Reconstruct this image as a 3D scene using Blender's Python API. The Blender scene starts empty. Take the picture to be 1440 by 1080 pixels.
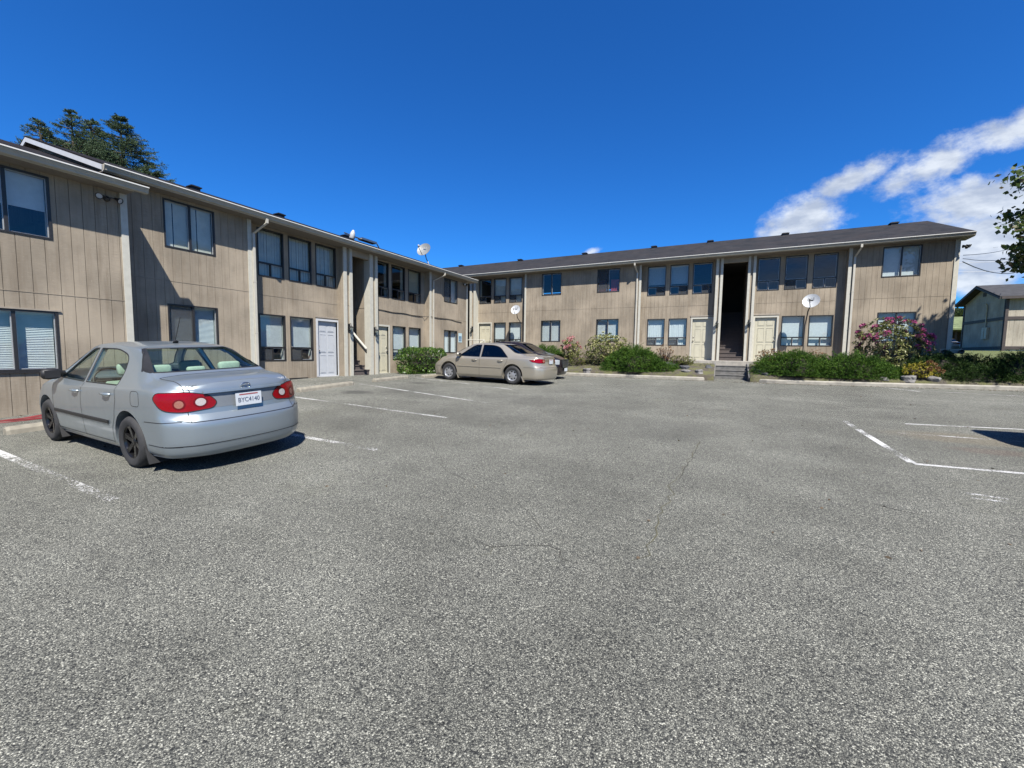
import bpy, bmesh, math, random
import numpy as np
from mathutils import Vector, Matrix
from mathutils.bvhtree import BVHTree
from mathutils.geometry import delaunay_2d_cdt
random.seed(7)
rng = np.random.default_rng(11)
SC = bpy.context.scene
COL = SC.collection
R = math.radians

# ------------------------------------------------------------------ objects
def props(o, label=None, cat=None, group=None, kind=None):
    if label: o['label'] = label
    if cat: o['category'] = cat
    if group: o['group'] = group
    if kind: o['kind'] = kind
    return o

def empty(name, loc, label, cat, group=None, rz=0.0):
    o = bpy.data.objects.new(name, None)
    COL.objects.link(o)
    o.location = loc
    o.rotation_euler = (0, 0, rz)
    o.empty_display_size = 0.3
    return props(o, label, cat, group)

def root_loc(o):
    while o.parent: o = o.parent
    return o.location

def link_mesh(me, name, mats, parent=None, local=False):
    o = bpy.data.objects.new(name, me)
    COL.objects.link(o)
    for m in (mats if isinstance(mats, (list, tuple)) else [mats]): me.materials.append(m)
    if parent is not None:
        if not local: me.transform(Matrix.Translation(-Vector(root_loc(parent))))
        o.parent = parent
    return o

def top(o, label, cat, group=None):
    """move a single-mesh thing's origin to the base of its mesh and tag it"""
    me = o.data
    n = len(me.vertices)
    a = np.empty(n * 3, 'f'); me.vertices.foreach_get('co', a); a = a.reshape(-1, 3)
    c = (float(a[:, 0].mean()), float(a[:, 1].mean()), float(a[:, 2].min()))
    me.transform(Matrix.Translation((-c[0], -c[1], -c[2])))
    o.location = c
    return props(o, label, cat, group)

class MB:
    def __init__(s): s.v = []; s.f = []; s.m = []; s.sm = []
    def add(s, verts, faces, mi=0, smooth=False):
        b = len(s.v)
        s.v += [tuple(p) for p in verts]
        for f in faces:
            s.f.append(tuple(b + i for i in f)); s.m.append(mi); s.sm.append(smooth)
    def box(s, F, u0, u1, n0, n1, z0, z1, mi=0):
        if u1 - u0 < 1e-5 or n1 - n0 < 1e-5 or z1 - z0 < 1e-5: return
        P = [F(u, n, z) for z in (z0, z1) for (u, n) in ((u0, n0), (u1, n0), (u1, n1), (u0, n1))]
        s.add(P, [(0, 3, 2, 1), (4, 5, 6, 7), (0, 1, 5, 4), (1, 2, 6, 5), (2, 3, 7, 6), (3, 0, 4, 7)], mi)
    def ext(s, prof, fn, a, b, mi=0, smooth=False):
        """extrude closed profile [(p,q)] between parameter a and b; fn(p,q,t)->xyz"""
        n = len(prof)
        V = [fn(p, q, a) for p, q in prof] + [fn(p, q, b) for p, q in prof]
        s.add(V, [(i, (i + 1) % n, n + (i + 1) % n, n + i) for i in range(n)], mi, smooth)
        s.add(V, [tuple(range(n))[::-1], tuple(range(n, 2 * n))], mi)
    def tube(s, pts, r, seg=8, mi=0, cap=True):
        pts = [Vector(p) for p in pts]
        n = len(pts)
        rr = r if isinstance(r, (list, tuple)) else [r] * n
        V = []; up = None
        for i, p in enumerate(pts):
            d = (pts[min(i + 1, n - 1)] - pts[max(i - 1, 0)]).normalized()
            if up is None:
                up = Vector((0, 0, 1)) if abs(d.z) < .9 else Vector((1, 0, 0))
            x = d.cross(up).normalized(); up = x.cross(d).normalized()
            for k in range(seg):
                a = 2 * math.pi * k / seg
                V.append(p + (x * math.cos(a) + up * math.sin(a)) * rr[i])
        F = [(i * seg + k, i * seg + (k + 1) % seg, (i + 1) * seg + (k + 1) % seg, (i + 1) * seg + k) for i in range(n - 1) for k in range(seg)]
        s.add(V, F, mi, True)
        if cap: s.add(V[:seg], [tuple(range(seg))[::-1]], mi); s.add(V[-seg:], [tuple(range(seg))], mi)
    def lathe(s, prof, o, ax, seg=32, mi=0, smooth=True):
        """prof [(r,h)] about axis ax through o"""
        o = Vector(o); ax = Vector(ax).normalized()
        t = Vector((0, 0, 1)) if abs(ax.z) < .9 else Vector((1, 0, 0))
        x = ax.cross(t).normalized(); y = ax.cross(x)
        V = [o + ax * h + (x * math.cos(2 * math.pi * k / seg) + y * math.sin(2 * math.pi * k / seg)) * r for r, h in prof for k in range(seg)]
        n = len(prof)
        s.add(V, [(i * seg + k, i * seg + (k + 1) % seg, (i + 1) * seg + (k + 1) % seg, (i + 1) * seg + k) for i in range(n - 1) for k in range(seg)], mi, smooth)
    def mesh(s, name, recalc=True, sharp=None):
        me = bpy.data.meshes.new(name)
        me.from_pydata(s.v, [], s.f)
        me.polygons.foreach_set('material_index', s.m)
        me.polygons.foreach_set('use_smooth', s.sm)
        if recalc or sharp:
            bm = bmesh.new(); bm.from_mesh(me)
            bmesh.ops.remove_doubles(bm, verts=bm.verts, dist=1e-6) if sharp else None
            bmesh.ops.recalc_face_normals(bm, faces=bm.faces)
            if sharp:
                for e in bm.edges:
                    e.smooth = len(e.link_faces) == 2 and e.calc_face_angle(0) < sharp
            bm.to_mesh(me); bm.free()
        me.update()
        return me
    def obj(s, name, mats, parent=None, local=False, recalc=True, sharp=None):
        return link_mesh(s.mesh(name, recalc, sharp), name, mats, parent, local)

def W(x, y, z): return (x, y, z)
def frame(o, u, n):
    o = Vector(o); u = Vector(u); n = Vector(n)
    return lambda a, b, c: tuple(o + u * a + n * b + Vector((0, 0, c)))

# ------------------------------------------------------------------ ground shape (metres, camera at x=y=0)
GP = np.array([(-12.2,2.6,.09),(-12.2,0,.05),(-7.5,2.3,.09),(-13,8.5,.45),(-13.1,10.8,.53),(-13.1,13.5,.54),(-12.9,17,.52),(-9,12.5,.46),(-6.3,12.5,.44),(-3,17.8,.52),(.5,19.2,.55),(6.8,17.9,.58),(0,0,0),(2.2,6.7,.18),(3.3,10.1,.3),(-4.6,6.3,.23),(-6.2,8.9,.32),(-9.2,6.3,.36),(5,10,.33),(0,-10,-.15),(-20,0,.05),(-20,15,.5),(15,18,.66),(15,0,.1),(0,12,.36),(-6,-5,-.05),(-9,17.5,.5),(14,-12,0),(-14,-12,-.1),(-5.3,1.75,.04),(-11.5,5.5,.3)])
def _bas(x, y): return np.stack([np.ones_like(x), x, y, x*x/100, y*y/100, x*y/100], -1)
def _ker(a, b): return np.exp(-((a[:, None, :] - b[None, :, :])**2).sum(-1) / 50.)
_P = GP[:, :2]; _co = np.linalg.lstsq(_bas(_P[:, 0], _P[:, 1]), GP[:, 2], rcond=None)[0]
_w = np.linalg.solve(_ker(_P, _P) + .12*np.eye(len(_P)), GP[:, 2] - _bas(_P[:, 0], _P[:, 1]) @ _co)
def groundv(x, y):
    x = np.atleast_1d(np.asarray(x, float)); y = np.atleast_1d(np.asarray(y, float))
    xc = np.clip(x, -22, 20); yc = np.clip(y, -14, 21)
    return _bas(xc, yc) @ _co + _ker(np.stack([xc, yc], -1), _P) @ _w
def ground(x, y): return float(groundv(x, y)[0])

# ------------------------------------------------------------------ materials
class NT:
    def __init__(s, name):
        s.mat = bpy.data.materials.new(name); s.mat.use_nodes = True
        s.t = s.mat.node_tree; s.n = s.t.nodes; s.l = s.t.links
        s.b = s.n['Principled BSDF']; s.out = s.n['Material Output']
    def node(s, typ, **kw):
        nd = s.n.new(typ)
        for k, v in kw.items():
            if k in ('ins',):
                for a, b in v.items():
                    if isinstance(b, bpy.types.NodeSocket): s.l.new(b, nd.inputs[a])
                    else: nd.inputs[a].default_value = b
            else: setattr(nd, k, v)
        return nd
    def link(s, a, b): s.l.new(a, b)
    def coord(s, scale=(1, 1, 1), kind='Object'):
        tc = s.node('ShaderNodeTexCoord')
        mp = s.node('ShaderNodeMapping'); mp.inputs['Scale'].default_value = scale
        s.link(tc.outputs[kind], mp.inputs['Vector']); return mp.outputs['Vector']
    def noise(s, vec, scale, detail=4, rough=.55, dist=0):
        nd = s.node('ShaderNodeTexNoise')
        nd.inputs['Scale'].default_value = scale; nd.inputs['Detail'].default_value = detail
        nd.inputs['Roughness'].default_value = rough; nd.inputs['Distortion'].default_value = dist
        s.link(vec, nd.inputs['Vector']); return nd.outputs['Fac']
    def ramp(s, fac, stops, interp='LINEAR'):
        nd = s.node('ShaderNodeValToRGB'); cr = nd.color_ramp; cr.interpolation = interp
        while len(cr.elements) < len(stops): cr.elements.new(.5)
        for e, (p, c) in zip(cr.elements, stops):
            e.position = p; e.color = (*c, 1) if isinstance(c, (tuple, list)) else (c, c, c, 1)
        s.link(fac, nd.inputs['Fac']); return nd.outputs['Color']
    def mix(s, fac, a, b, mode='MIX'):
        nd = s.node('ShaderNodeMix', data_type='RGBA', blend_type=mode)
        for i, v in ((0, fac), (6, a), (7, b)):
            if isinstance(v, bpy.types.NodeSocket): s.link(v, nd.inputs[i])
            else: nd.inputs[i].default_value = (*v, 1) if isinstance(v, (tuple, list)) and len(v) == 3 else v
        return nd.outputs[2]
    def math(s, op, a, b=0.0, c=0.0):
        nd = s.node('ShaderNodeMath', operation=op)
        for i, v in enumerate((a, b, c)):
            if isinstance(v, bpy.types.NodeSocket): s.link(v, nd.inputs[i])
            else: nd.inputs[i].default_value = v
        return nd.outputs[0]
    def bump(s, h, strength=.3, dist=.01):
        nd = s.node('ShaderNodeBump'); nd.inputs['Strength'].default_value = strength; nd.inputs['Distance'].default_value = dist
        s.link(h, nd.inputs['Height']); s.link(nd.outputs['Normal'], s.b.inputs['Normal']); return nd
    def set(s, **kw):
        for k, v in kw.items():
            k = k.replace('_', ' ')
            if isinstance(v, bpy.types.NodeSocket): s.link(v, s.b.inputs[k])
            else: s.b.inputs[k].default_value = (*v, 1) if isinstance(v, tuple) and len(v) == 3 else v
        return s

KALB = .62      # overall reflectance scale that goes with the exposure below
def simple(name, col, rough=.6, var=.15, scale=8, bump=.15, metal=0, stretch=(1, 1, 1), **kw):
    m = NT(name); v = m.coord(stretch); col = tuple(c * KALB for c in col)
    n = m.noise(v, scale, 5)
    lo = tuple(c * (1 - var) for c in col); hi = tuple(min(1, c * (1 + var)) for c in col)
    m.set(Base_Color=m.ramp(n, [(.3, lo), (.7, hi)]), Roughness=rough, Metallic=metal, **kw)
    if bump: m.bump(m.noise(v, scale * 6, 3), bump, .004)
    return m.mat

def glass(name, tint=(.8, .85, .85), refl=1.0):
    m = NT(name)
    tr = m.node('ShaderNodeBsdfTransparent'); tr.inputs['Color'].default_value = (*tint, 1)
    gl = m.node('ShaderNodeBsdfGlossy'); gl.inputs['Roughness'].default_value = .02
    lw = m.node('ShaderNodeLayerWeight'); lw.inputs['Blend'].default_value = .5
    f = m.math('MINIMUM', m.math('MULTIPLY_ADD', m.math('POWER', lw.outputs['Facing'], 5.0), .92, .045 * refl), 1.0)
    v = m.coord((1, 1, 1)); bn = m.node('ShaderNodeBump'); bn.inputs['Strength'].default_value = .012
    m.link(m.noise(v, 2.5, 1), bn.inputs['Height']); m.link(bn.outputs[0], gl.inputs['Normal'])
    mx = m.node('ShaderNodeMixShader')
    m.link(f, mx.inputs[0]); m.link(tr.outputs[0], mx.inputs[1]); m.link(gl.outputs[0], mx.inputs[2])
    m.link(mx.outputs[0], m.out.inputs['Surface'])
    m.n.remove(m.b)
    return m.mat

def paint(name, col, metal=.6, rough=.35, coat=1.0, flake=.03):
    m = NT(name); v = m.coord(); col = tuple(c * .70 for c in col)
    n = m.noise(v, 1800, 1)
    dirt = m.noise(v, 3, 6)
    c = m.mix(m.math('MULTIPLY', n, .22), col, tuple(min(1, x * 1.6) for x in col))
    c = m.mix(m.ramp(dirt, [(.45, 0.), (.8, .10)]), c, (.18, .17, .155))
    m.set(Base_Color=c, Metallic=metal, Roughness=m.ramp(dirt, [(.3, rough * .9), (.8, rough * 1.3)]), Coat_Weight=coat * .7, Coat_Roughness=.07)
    return m.mat

def leafmat(name, cols, rough=.5, scale=3.0, trans=.35, spec=.3):
    """cols: list of base colours spread over the crown by noise and by leaf"""
    m = NT(name); v = m.coord()
    cols = [tuple(x * .74 for x in c) for c in cols]
    n = m.noise(v, scale, 2)
    g = m.node('ShaderNodeNewGeometry')
    wn = m.math('ADD', m.math('MULTIPLY', n, .5), m.math('MULTIPLY', g.outputs['Random Per Island'], .5))
    st = [(i / max(1, len(cols) - 1) * .5 + .25, c) for i, c in enumerate(cols)]
    c = m.ramp(wn, st)
    m.set(Base_Color=c, Roughness=rough, Specular_IOR_Level=spec)
    tl = m.node('ShaderNodeBsdfTranslucent'); m.link(c, tl.inputs['Color'])
    mx = m.node('ShaderNodeMixShader'); mx.inputs[0].default_value = trans
    m.link(m.b.outputs[0], mx.inputs[1]); m.link(tl.outputs[0], mx.inputs[2]); m.link(mx.outputs[0], m.out.inputs['Surface'])
    return m.mat
# ------------------------------------------------------------------ cars
def curve1(pts, sig=.04, lo=-3., hi=3.):
    xs = np.arange(lo, hi, .01); p = np.array(sorted(pts), float)
    ys = np.interp(xs, p[:, 0], p[:, 1])
    k = np.exp(-np.arange(-40, 41)**2 / (2 * (sig / .01)**2)); k /= k.sum()
    yp = np.pad(ys, 40, mode='edge'); ys = np.convolve(yp, k, 'valid')
    return lambda x: float(np.interp(x, xs, ys))

def catmull(P, sub):
    out = []
    n = len(P)
    for i in range(n - 1):
        p0 = P[max(i - 1, 0)]; p1 = P[i]; p2 = P[i + 1]; p3 = P[min(i + 2, n - 1)]
        for k in range(sub):
            t = k / sub
            out.append(tuple(.5 * ((2 * b) + (-a + c) * t + (2 * a - 5 * b + 4 * c - d) * t * t + (-a + 3 * b - 3 * c + d) * t**3) for a, b, c, d in zip(p0, p1, p2, p3)))
    out.append(tuple(P[-1]))
    return out

def sm01(t): t = max(0., min(1., t)); return t * t * (3 - 2 * t)

class Car:
    def __init__(s, q):
        s.q = q
        s.zt = curve1(q['zt'], .045); s.zb = curve1(q['zb'], .08); s.wb = curve1(q['wb'], .08); s.wt = curve1(q['wt'], .07)
        s.ze = curve1(q['ze'], .1)
        s.xr = curve1([(z, d) for z, d in q['rear']], .012, 0, 2); s.xf = curve1([(z, d) for z, d in q['front']], .02, 0, 2)
        s.x0, s.x1 = q['x0'], q['x1']
        s.outer = s.loft(0, None, s.x0, s.x1)
        s.bvh = BVHTree.FromPolygons([v for v in s.outer[0]], s.outer[1])

    def section(s, x, inset, zlow):
        zt, zb, wb, wt, de = s.zt(x) - inset, s.zb(x), s.wb(x) - inset, s.wt(x) - inset, s.ze(x)
        ze = zt - de
        if not inset:
            d = min(x - s.x0, s.x1 - x)
            if d < .22:
                g = 1 - .24 * (1 - d / .22)**3; wb *= g; wt *= g
        zb = min(zb, ze - .03)
        z0 = s.q['z0'] if zlow is None else .42
        h = zb - z0
        P = [(0, z0), (wb - .14, z0), (wb - .055, z0 + .02), (wb - .018, z0 + .10), (wb - .002, z0 + h * .45), (wb, z0 + h * .68), (wb - .016, zb - .05), (wb - .05, zb)]
        mid = ((wb - .085) * .5 + wt * .5 + .018 * min(1, (ze - zb) / .3), (zb + ze) / 2)
        P += [mid, (wt + .004, ze - .012 * min(1, (ze - zb) / .1)), (wt - .05, ze + de * .45), (wt * .6, zt - de * .12), (wt * .3, zt - .003), (0, zt)]
        S = catmull(P, 4)
        if zlow is not None and zlow > .43:
            i = next(k for k in range(len(S)) if S[k][1] > zlow and all(t[1] > zlow for t in S[k:]))
            (ya, za), (yb, zb_) = S[i - 1], S[i]
            ys = ya + (yb - ya) * (zlow - za) / (zb_ - za)
            S = [(ys * k / (i - 1), zlow) for k in range(i)] + S[i:]
        return S

    def loft(s, inset, zlow, xa, xb, caps=True):
        n = s.q.get('nst', 74)
        st = []
        if inset == 0:
            for k in range(n + 1):
                t = k / n; u = .5 - .5 * math.cos(math.pi * t) if True else t
                u = .35 * u + .65 * t
                st.append(xa + (xb - xa) * u)
            near = (0, .008, .02, .036, .056, .08, .11, .15, .20)
            st = [xa + d for d in near] + [t for t in st if xa + .22 < t < xb - .22] + [xb - d for d in near[::-1]]
        else:
            st = list(np.linspace(xa, xb, 24))
        V, F = [], []
        m = None
        for x in st:
            zl = zlow(x) if zlow else None
            S = s.section(x, inset, zl)
            full = [(y, z) for y, z in S] + [(-y, z) for y, z in S[-2:0:-1]]
            m = len(full)
            for y, z in full:
                V.append(s.warp(x, y, z) if inset == 0 else (x, y, z))
        for i in range(len(st) - 1):
            for k in range(m):
                F.append((i * m + k, i * m + (k + 1) % m, (i + 1) * m + (k + 1) % m, (i + 1) * m + k))
        h = len(S)
        for e, i in ((0, 0), (1, len(st) - 1)):
            rows = []; x = st[i]
            for k in range(1, h - 1):
                a = i * m + k; b = i * m + (m - k)
                y, z = S[k] if i else s.section(x, inset, zlow(x) if zlow else None)[k]
                row = [a]
                for j in range(1, 12):
                    u = 1 - 2 * j / 12
                    V.append(s.warp(x, y * u, z) if inset == 0 else (x, y * u, z)); row.append(len(V) - 1)
                row.append(b); rows.append(row)
            bot = i * m; tp = i * m + h - 1
            for r0, r1 in zip(rows[:-1], rows[1:]):
                for j in range(12):
                    f = (r0[j], r0[j + 1], r1[j + 1], r1[j]); F.append(f if e else f[::-1])
            for j in range(12):
                f = (rows[0][j], bot, rows[0][j + 1]); F.append(f if e else f[::-1])
                f = (rows[-1][j + 1], tp, rows[-1][j]); F.append(f if e else f[::-1])
        return V, F

    def warp(s, x, y, z):
        q = s.q
        for end, sg, prof in ((s.x0, 1, s.xr), (s.x1, -1, s.xf)):
            d = abs(x - end)
            w = max(0, 1 - d / .95)**2
            if w > 0:
                W = max(s.wb(end), .3)
                x += sg * w * (prof(z) + q['bow'][0 if sg > 0 else 1] * min(1.1, abs(y) / W)**2.6)
        return (x, y, z)

    # conforming panels -------------------------------------------------
    def cast(s, o, d):
        h = s.bvh.ray_cast(Vector(o), Vector(d))
        return h[0], h[1]
    def panel(s, poly, mapf, d, off, step=.05, mb=None, mi=0):
        """poly: (a,b) outline; mapf(a,b)->ray origin; d direction. A skin lying `off` outside the body"""
        P = [Vector(p) for p in densify(poly, step)]
        nb = len(P)
        xs = [p[0] for p in P]; ys = [p[1] for p in P]
        pts = list(P)
        a = min(xs) + step / 2
        while a < max(xs):
            b = min(ys) + step / 2
            while b < max(ys):
                if inside((a, b), P) and min((Vector((a, b)) - p).length for p in P) > step * .45: pts.append(Vector((a, b)))
                b += step
            a += step
        res = delaunay_2d_cdt(pts, [(i, (i + 1) % nb) for i in range(nb)], [list(range(nb))], 1, 1e-5)
        V = []; ok = []
        for p in res[0]:
            h, nrm = s.cast(mapf(p[0], p[1]), d)
            if h is None: V.append((0, 0, 0)); ok.append(False)
            else:
                if nrm.dot(Vector(d)) > 0: nrm = -nrm
                V.append(tuple(h + nrm * off)); ok.append(True)
        F = []
        for f in res[2]:
            if not all(ok[i] for i in f): continue
            a, b, c_ = (Vector(V[i]) for i in f[:3])
            F.append(tuple(f) if (b - a).cross(c_ - a).dot(Vector(d)) < 0 else tuple(f)[::-1])
        mb = mb or MB(); mb.add(V, F, mi, True)
        return mb
    def line(s, pts, mapf, d, w=.007, off=.0015, mb=None, mi=0, closed=False, step=.02, thick=0):
        P = densify(pts, step, closed)
        H = []
        for p in P:
            h, nrm = s.cast(mapf(*p), d)
            if h is None: continue
            if nrm.dot(Vector(d)) > 0: nrm = -nrm
            H.append((h, nrm))
        mb = mb or MB(); V = []
        n = len(H)
        for i, (h, nrm) in enumerate(H):
            a = H[(i - 1) % n if closed else max(i - 1, 0)][0]; b = H[(i + 1) % n if closed else min(i + 1, n - 1)][0]
            t = (b - a).normalized(); sd = t.cross(nrm).normalized() * w / 2
            V += [h + nrm * off - sd, h + nrm * (off + thick) - sd * .7, h + nrm * (off + thick) + sd * .7, h + nrm * off + sd]
        F = []
        for i in range(n if closed else n - 1):
            j = (i + 1) % n
            for k in range(3): F.append((i * 4 + k, i * 4 + k + 1, j * 4 + k + 1, j * 4 + k))
        mb.add([tuple(v) for v in V], F, mi, False)
        return mb

def densify(P, step, closed=True):
    out = []
    n = len(P)
    for i in range(n if closed else n - 1):
        a = Vector(P[i][:2]); b = Vector(P[(i + 1) % n][:2]); k = max(1, int((b - a).length / step + .5))
        for j in range(k): out.append(tuple(a + (b - a) * j / k))
    if not closed: out.append(tuple(P[-1][:2]))
    return out
def inside(p, P):
    c = False; n = len(P)
    for i in range(n):
        a = P[i]; b = P[(i - 1) % n]
        if (a[1] > p[1]) != (b[1] > p[1]) and p[0] < (b[0] - a[0]) * (p[1] - a[1]) / (b[1] - a[1]) + a[0]: c = not c
    return c
def roundpoly(P, r=.05, k=4):
    out = []; n = len(P)
    for i in range(n):
        p = Vector(P[i][:2]); a = Vector(P[i - 1][:2]); b = Vector(P[(i + 1) % n][:2])
        rr = P[i][2] if len(P[i]) > 2 else r
        la = (a - p).length; lb = (b - p).length; rr = min(rr, la * .45, lb * .45)
        A = p + (a - p).normalized() * rr; B = p + (b - p).normalized() * rr
        for j in range(k + 1):
            t = j / k; out.append(tuple(A * (1 - t)**2 + p * 2 * t * (1 - t) + B * t * t))
    return out
def grow(P, d):
    """offset polygon outward by d (d<0 inward)"""
    n = len(P); ar = sum(P[i][0] * P[(i + 1) % n][1] - P[(i + 1) % n][0] * P[i][1] for i in range(n))
    sg = 1 if ar > 0 else -1; out = []
    for i in range(n):
        a = Vector(P[i - 1]); p = Vector(P[i]); b = Vector(P[(i + 1) % n])
        t = (b - a).normalized(); out.append((p.x + t.y * d * sg, p.y - t.x * d * sg))
    return out

def prism(poly, fn, a, b, mi=0):
    mb = MB(); n = len(poly)
    V = [fn(p, q, a) for p, q in poly] + [fn(p, q, b) for p, q in poly]
    mb.add(V, [(i, (i + 1) % n, n + (i + 1) % n, n + i) for i in range(n)] + [tuple(range(n))[::-1], tuple(range(n, 2 * n))], mi)
    return mb

def tmpobj(me, mats):
    o = bpy.data.objects.new('tmp', me); COL.objects.link(o)
    for m in mats: me.materials.append(m)
    return o

def boolean(base, cutters, mats):
    """difference, evaluated without operators"""
    b = tmpobj(base, mats); cs = []
    for c in cutters:
        co = tmpobj(c, mats); cs.append(co)
        md = b.modifiers.new('b', 'BOOLEAN'); md.operation = 'DIFFERENCE'; md.solver = 'EXACT'; md.object = co
        md.material_mode = 'INDEX'
    bpy.context.view_layer.update()
    me = bpy.data.meshes.new_from_object(b.evaluated_get(bpy.context.evaluated_depsgraph_get()))
    for o in cs + [b]:
        d = o.data; bpy.data.objects.remove(o); bpy.data.meshes.remove(d)
    return me

def cleanmesh(me):
    bm = bmesh.new(); bm.from_mesh(me)
    bmesh.ops.remove_doubles(bm, verts=bm.verts, dist=2e-5)
    bmesh.ops.recalc_face_normals(bm, faces=bm.faces)
    bad = sum(1 for e in bm.edges if len(e.link_faces) != 2)
    if bad: print('non-manifold edges', bad)
    if bm.calc_volume(signed=True) < 0: bmesh.ops.reverse_faces(bm, faces=bm.faces)
    bm.to_mesh(me); bm.free(); return me

def sharpen(me, ang=R(32)):
    bm = bmesh.new(); bm.from_mesh(me)
    bmesh.ops.remove_doubles(bm, verts=bm.verts, dist=1e-5)
    for f in bm.faces: f.smooth = True
    for e in bm.edges: e.smooth = len(e.link_faces) == 2 and e.calc_face_angle(0) < ang
    bm.to_mesh(me); bm.free(); return me

SIDE = {1: (lambda a, b: (a, 2, b), (0, -1, 0)), -1: (lambda a, b: (a, -2, b), (0, 1, 0))}
REAR = (lambda a, b: (-4, a, b), (1, 0, 0))
FRONT = (lambda a, b: (4, a, b), (-1, 0, 0))
TOPV = (lambda a, b: (a, b, 3), (0, 0, -1))
S2 = math.sqrt(.5)
def diag(end, sd):
    """projection at 45 degrees onto a corner: end -1 rear / 1 front, sd +1 left / -1 right; a runs outwards along the car"""
    d = (-end * S2, -sd * S2, 0)
    return (lambda a, b: (end * 3 * S2 + (-end) * a * S2, sd * 3 * S2 + sd * a * S2, b)), d

def make_car(q, M, loc, rz, label, group, tilt=None):
    c = Car(q)
    root = empty(q['name'], loc, label, 'car', group)
    root.rotation_euler = (tilt[0], tilt[1], rz) if tilt else (0, 0, rz)
    body = bpy.data.meshes.new('body'); body.from_pydata(c.outer[0], [], c.outer[1])
    cleanmesh(body)
    zc = q['cav']   # (x_rear, x_front, floor, shelf_z, x_shelf, dash_z, x_dash)
    def zl(x):
        if x < zc[4]: return zc[3]
        if x > zc[6]: return zc[5]
        return zc[2]
    cv, cf = c.loft(.04, zl, zc[0], zc[1])
    cav = MB(); cav.add(cv, cf, 1)
    cuts = [cleanmesh(cav.mesh('cut'))]
    for w in q['side_windows']:
        cuts.append(prism(w, lambda p, r, t: (p, t, r), -1.3, 1.3, 0).mesh('cut'))
    cuts.append(prism(q['rear_window'], lambda p, r, t: (t, p, r), q['rw_x'][0], q['rw_x'][1], 0).mesh('cut'))
    cuts.append(prism(q['windscreen'], lambda p, r, t: (t, p, r), q['ws_x'][0], q['ws_x'][1], 0).mesh('cut'))
    wc = MB(); r = q['arch']
    for ax in q['axles']:
        for sd in (1, -1):
            wc.lathe([(0, 0), (r, 0), (r, .6), (0, .6)], (ax, sd * .52, q['wr'] + .005), (0, sd, 0), 40, 2)
    cuts.append(cleanmesh(wc.mesh('cut')))
    me = boolean(body, cuts, [M['paint'], M['cabin'], M['black']])
    if len(me.polygons) < 500: print('!! boolean failed', q['name'])
    sharpen(me)
    me.materials.clear()
    link_mesh(me, 'body', [M['paint'], M['cabin'], M['black']], root, True)
    # under-body so that no light shows through
    ub = MB(); ub.box(W, q['x0'] + .25, q['x1'] - .25, -.66, .66, q['z0'] - .02, q['z0'] + .12); ub.obj('underbody', M['black'], root, True)
    # windows
    for sd in (1, -1):
        mf, d = SIDE[sd]
        for w in q['side_windows']:
            g = c.panel(grow(w, .012), mf, d, -.014, .09).obj('side_window', M['glass'], root, True, recalc=False)
            c.line(w, mf, d, .018, -.004, closed=True, thick=.006).obj('window_seal', M['black'], g, True)
        for bp in q.get('pillars', []):
            c.panel(bp, mf, d, .002, .06).obj('pillar_cover', M['black'] if q.get('dark_pillar') else M['paint'], root, True)
    g = c.panel(grow(q['rear_window'], .012), *REAR, -.012, .09).obj('rear_window', M['glass'], root, True, recalc=False)
    c.line(q['rear_window'], *REAR, .03, -.003, closed=True, thick=.006).obj('window_seal', M['black'], g, True)
    if q.get('frit'):
        fr = MB()
        for pl in q['frit']: c.panel(pl, *REAR, .003, .05, fr)
        fr.obj('window_border', M['black'], g, True)
    g = c.panel(grow(q['windscreen'], .012), *FRONT, -.012, .09).obj('windscreen', M['glass'], root, True, recalc=False)
    c.line(q['windscreen'], *FRONT, .03, -.003, closed=True, thick=.006).obj('window_seal', M['black'], g, True)
    # seams
    sl = MB()
    for sd in (1, -1):
        for ln in q['side_seams']: c.line(ln, *SIDE[sd], .007, .0025, sl)
    for ln in q['rear_seams']: c.line(ln, *REAR, .008, .003, sl)
    for ln in q['front_seams']: c.line(ln, *FRONT, .007, .003, sl)
    for ln in q['top_seams']: c.line(ln, *TOPV, .007, .003, sl)
    sl.obj('panel_gap', M['gap'], root, True)
    for sd in (1, -1):
        mf, d = SIDE[sd]
        for ln in q.get('mouldings', []): c.line(ln, mf, d, q.get('mould_w', .045), .001, thick=.012).obj('side_moulding', M['mould'], root, True)
        for (hx, hz) in q['handles']:
            c.panel(roundpoly([(hx - .10, hz - .03), (hx + .10, hz - .03), (hx + .10, hz + .03), (hx - .10, hz + .03)], .03), mf, d, .002, .03).obj('handle_cup', M['paint'], root, True)
            h = MB(); y0 = c.cast(mf(hx, hz), d)[0].y
            h.tube([(hx - .10, y0, hz), (hx - .085, y0 + sd * .032, hz + .002), (hx, y0 + sd * .042, hz + .003), (hx + .085, y0 + sd * .032, hz + .002), (hx + .10, y0, hz)], [.010, .014, .015, .014, .010], 8)
            h.obj('door_handle', M['handle'], root, True)
        # mirror
        mx, mz = q['mirror']; yb = c.cast(mf(mx, mz), d)[0].y
        mm = MB()
        L = []
        for t, a, b in ((0, .03, .025), (.03, .035, .03), (.06, .06, .06), (.10, .075, .075), (.18, .075, .078), (.23, .06, .066), (.25, .03, .04)):
            L.append([(mx + .03 + .0 - .12 * t + a * math.cos(k / 12 * 6.283) * .9, yb + sd * (t - .02), mz + .035 + b * math.copysign(abs(math.sin(k / 12 * 6.283))**.7, math.sin(k / 12 * 6.283))) for k in range(12)])
        V = [p for l in L for p in l]
        mm.add(V, [(i * 12 + k, i * 12 + (k + 1) % 12, (i + 1) * 12 + (k + 1) % 12, (i + 1) * 12 + k) for i in range(len(L) - 1) for k in range(12)], 0, True)
        mm.add(V[:12], [tuple(range(12))]); mm.add(V[-12:], [tuple(range(12))])
        mo = mm.obj('side_mirror', M['mirror'], root, True)
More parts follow.
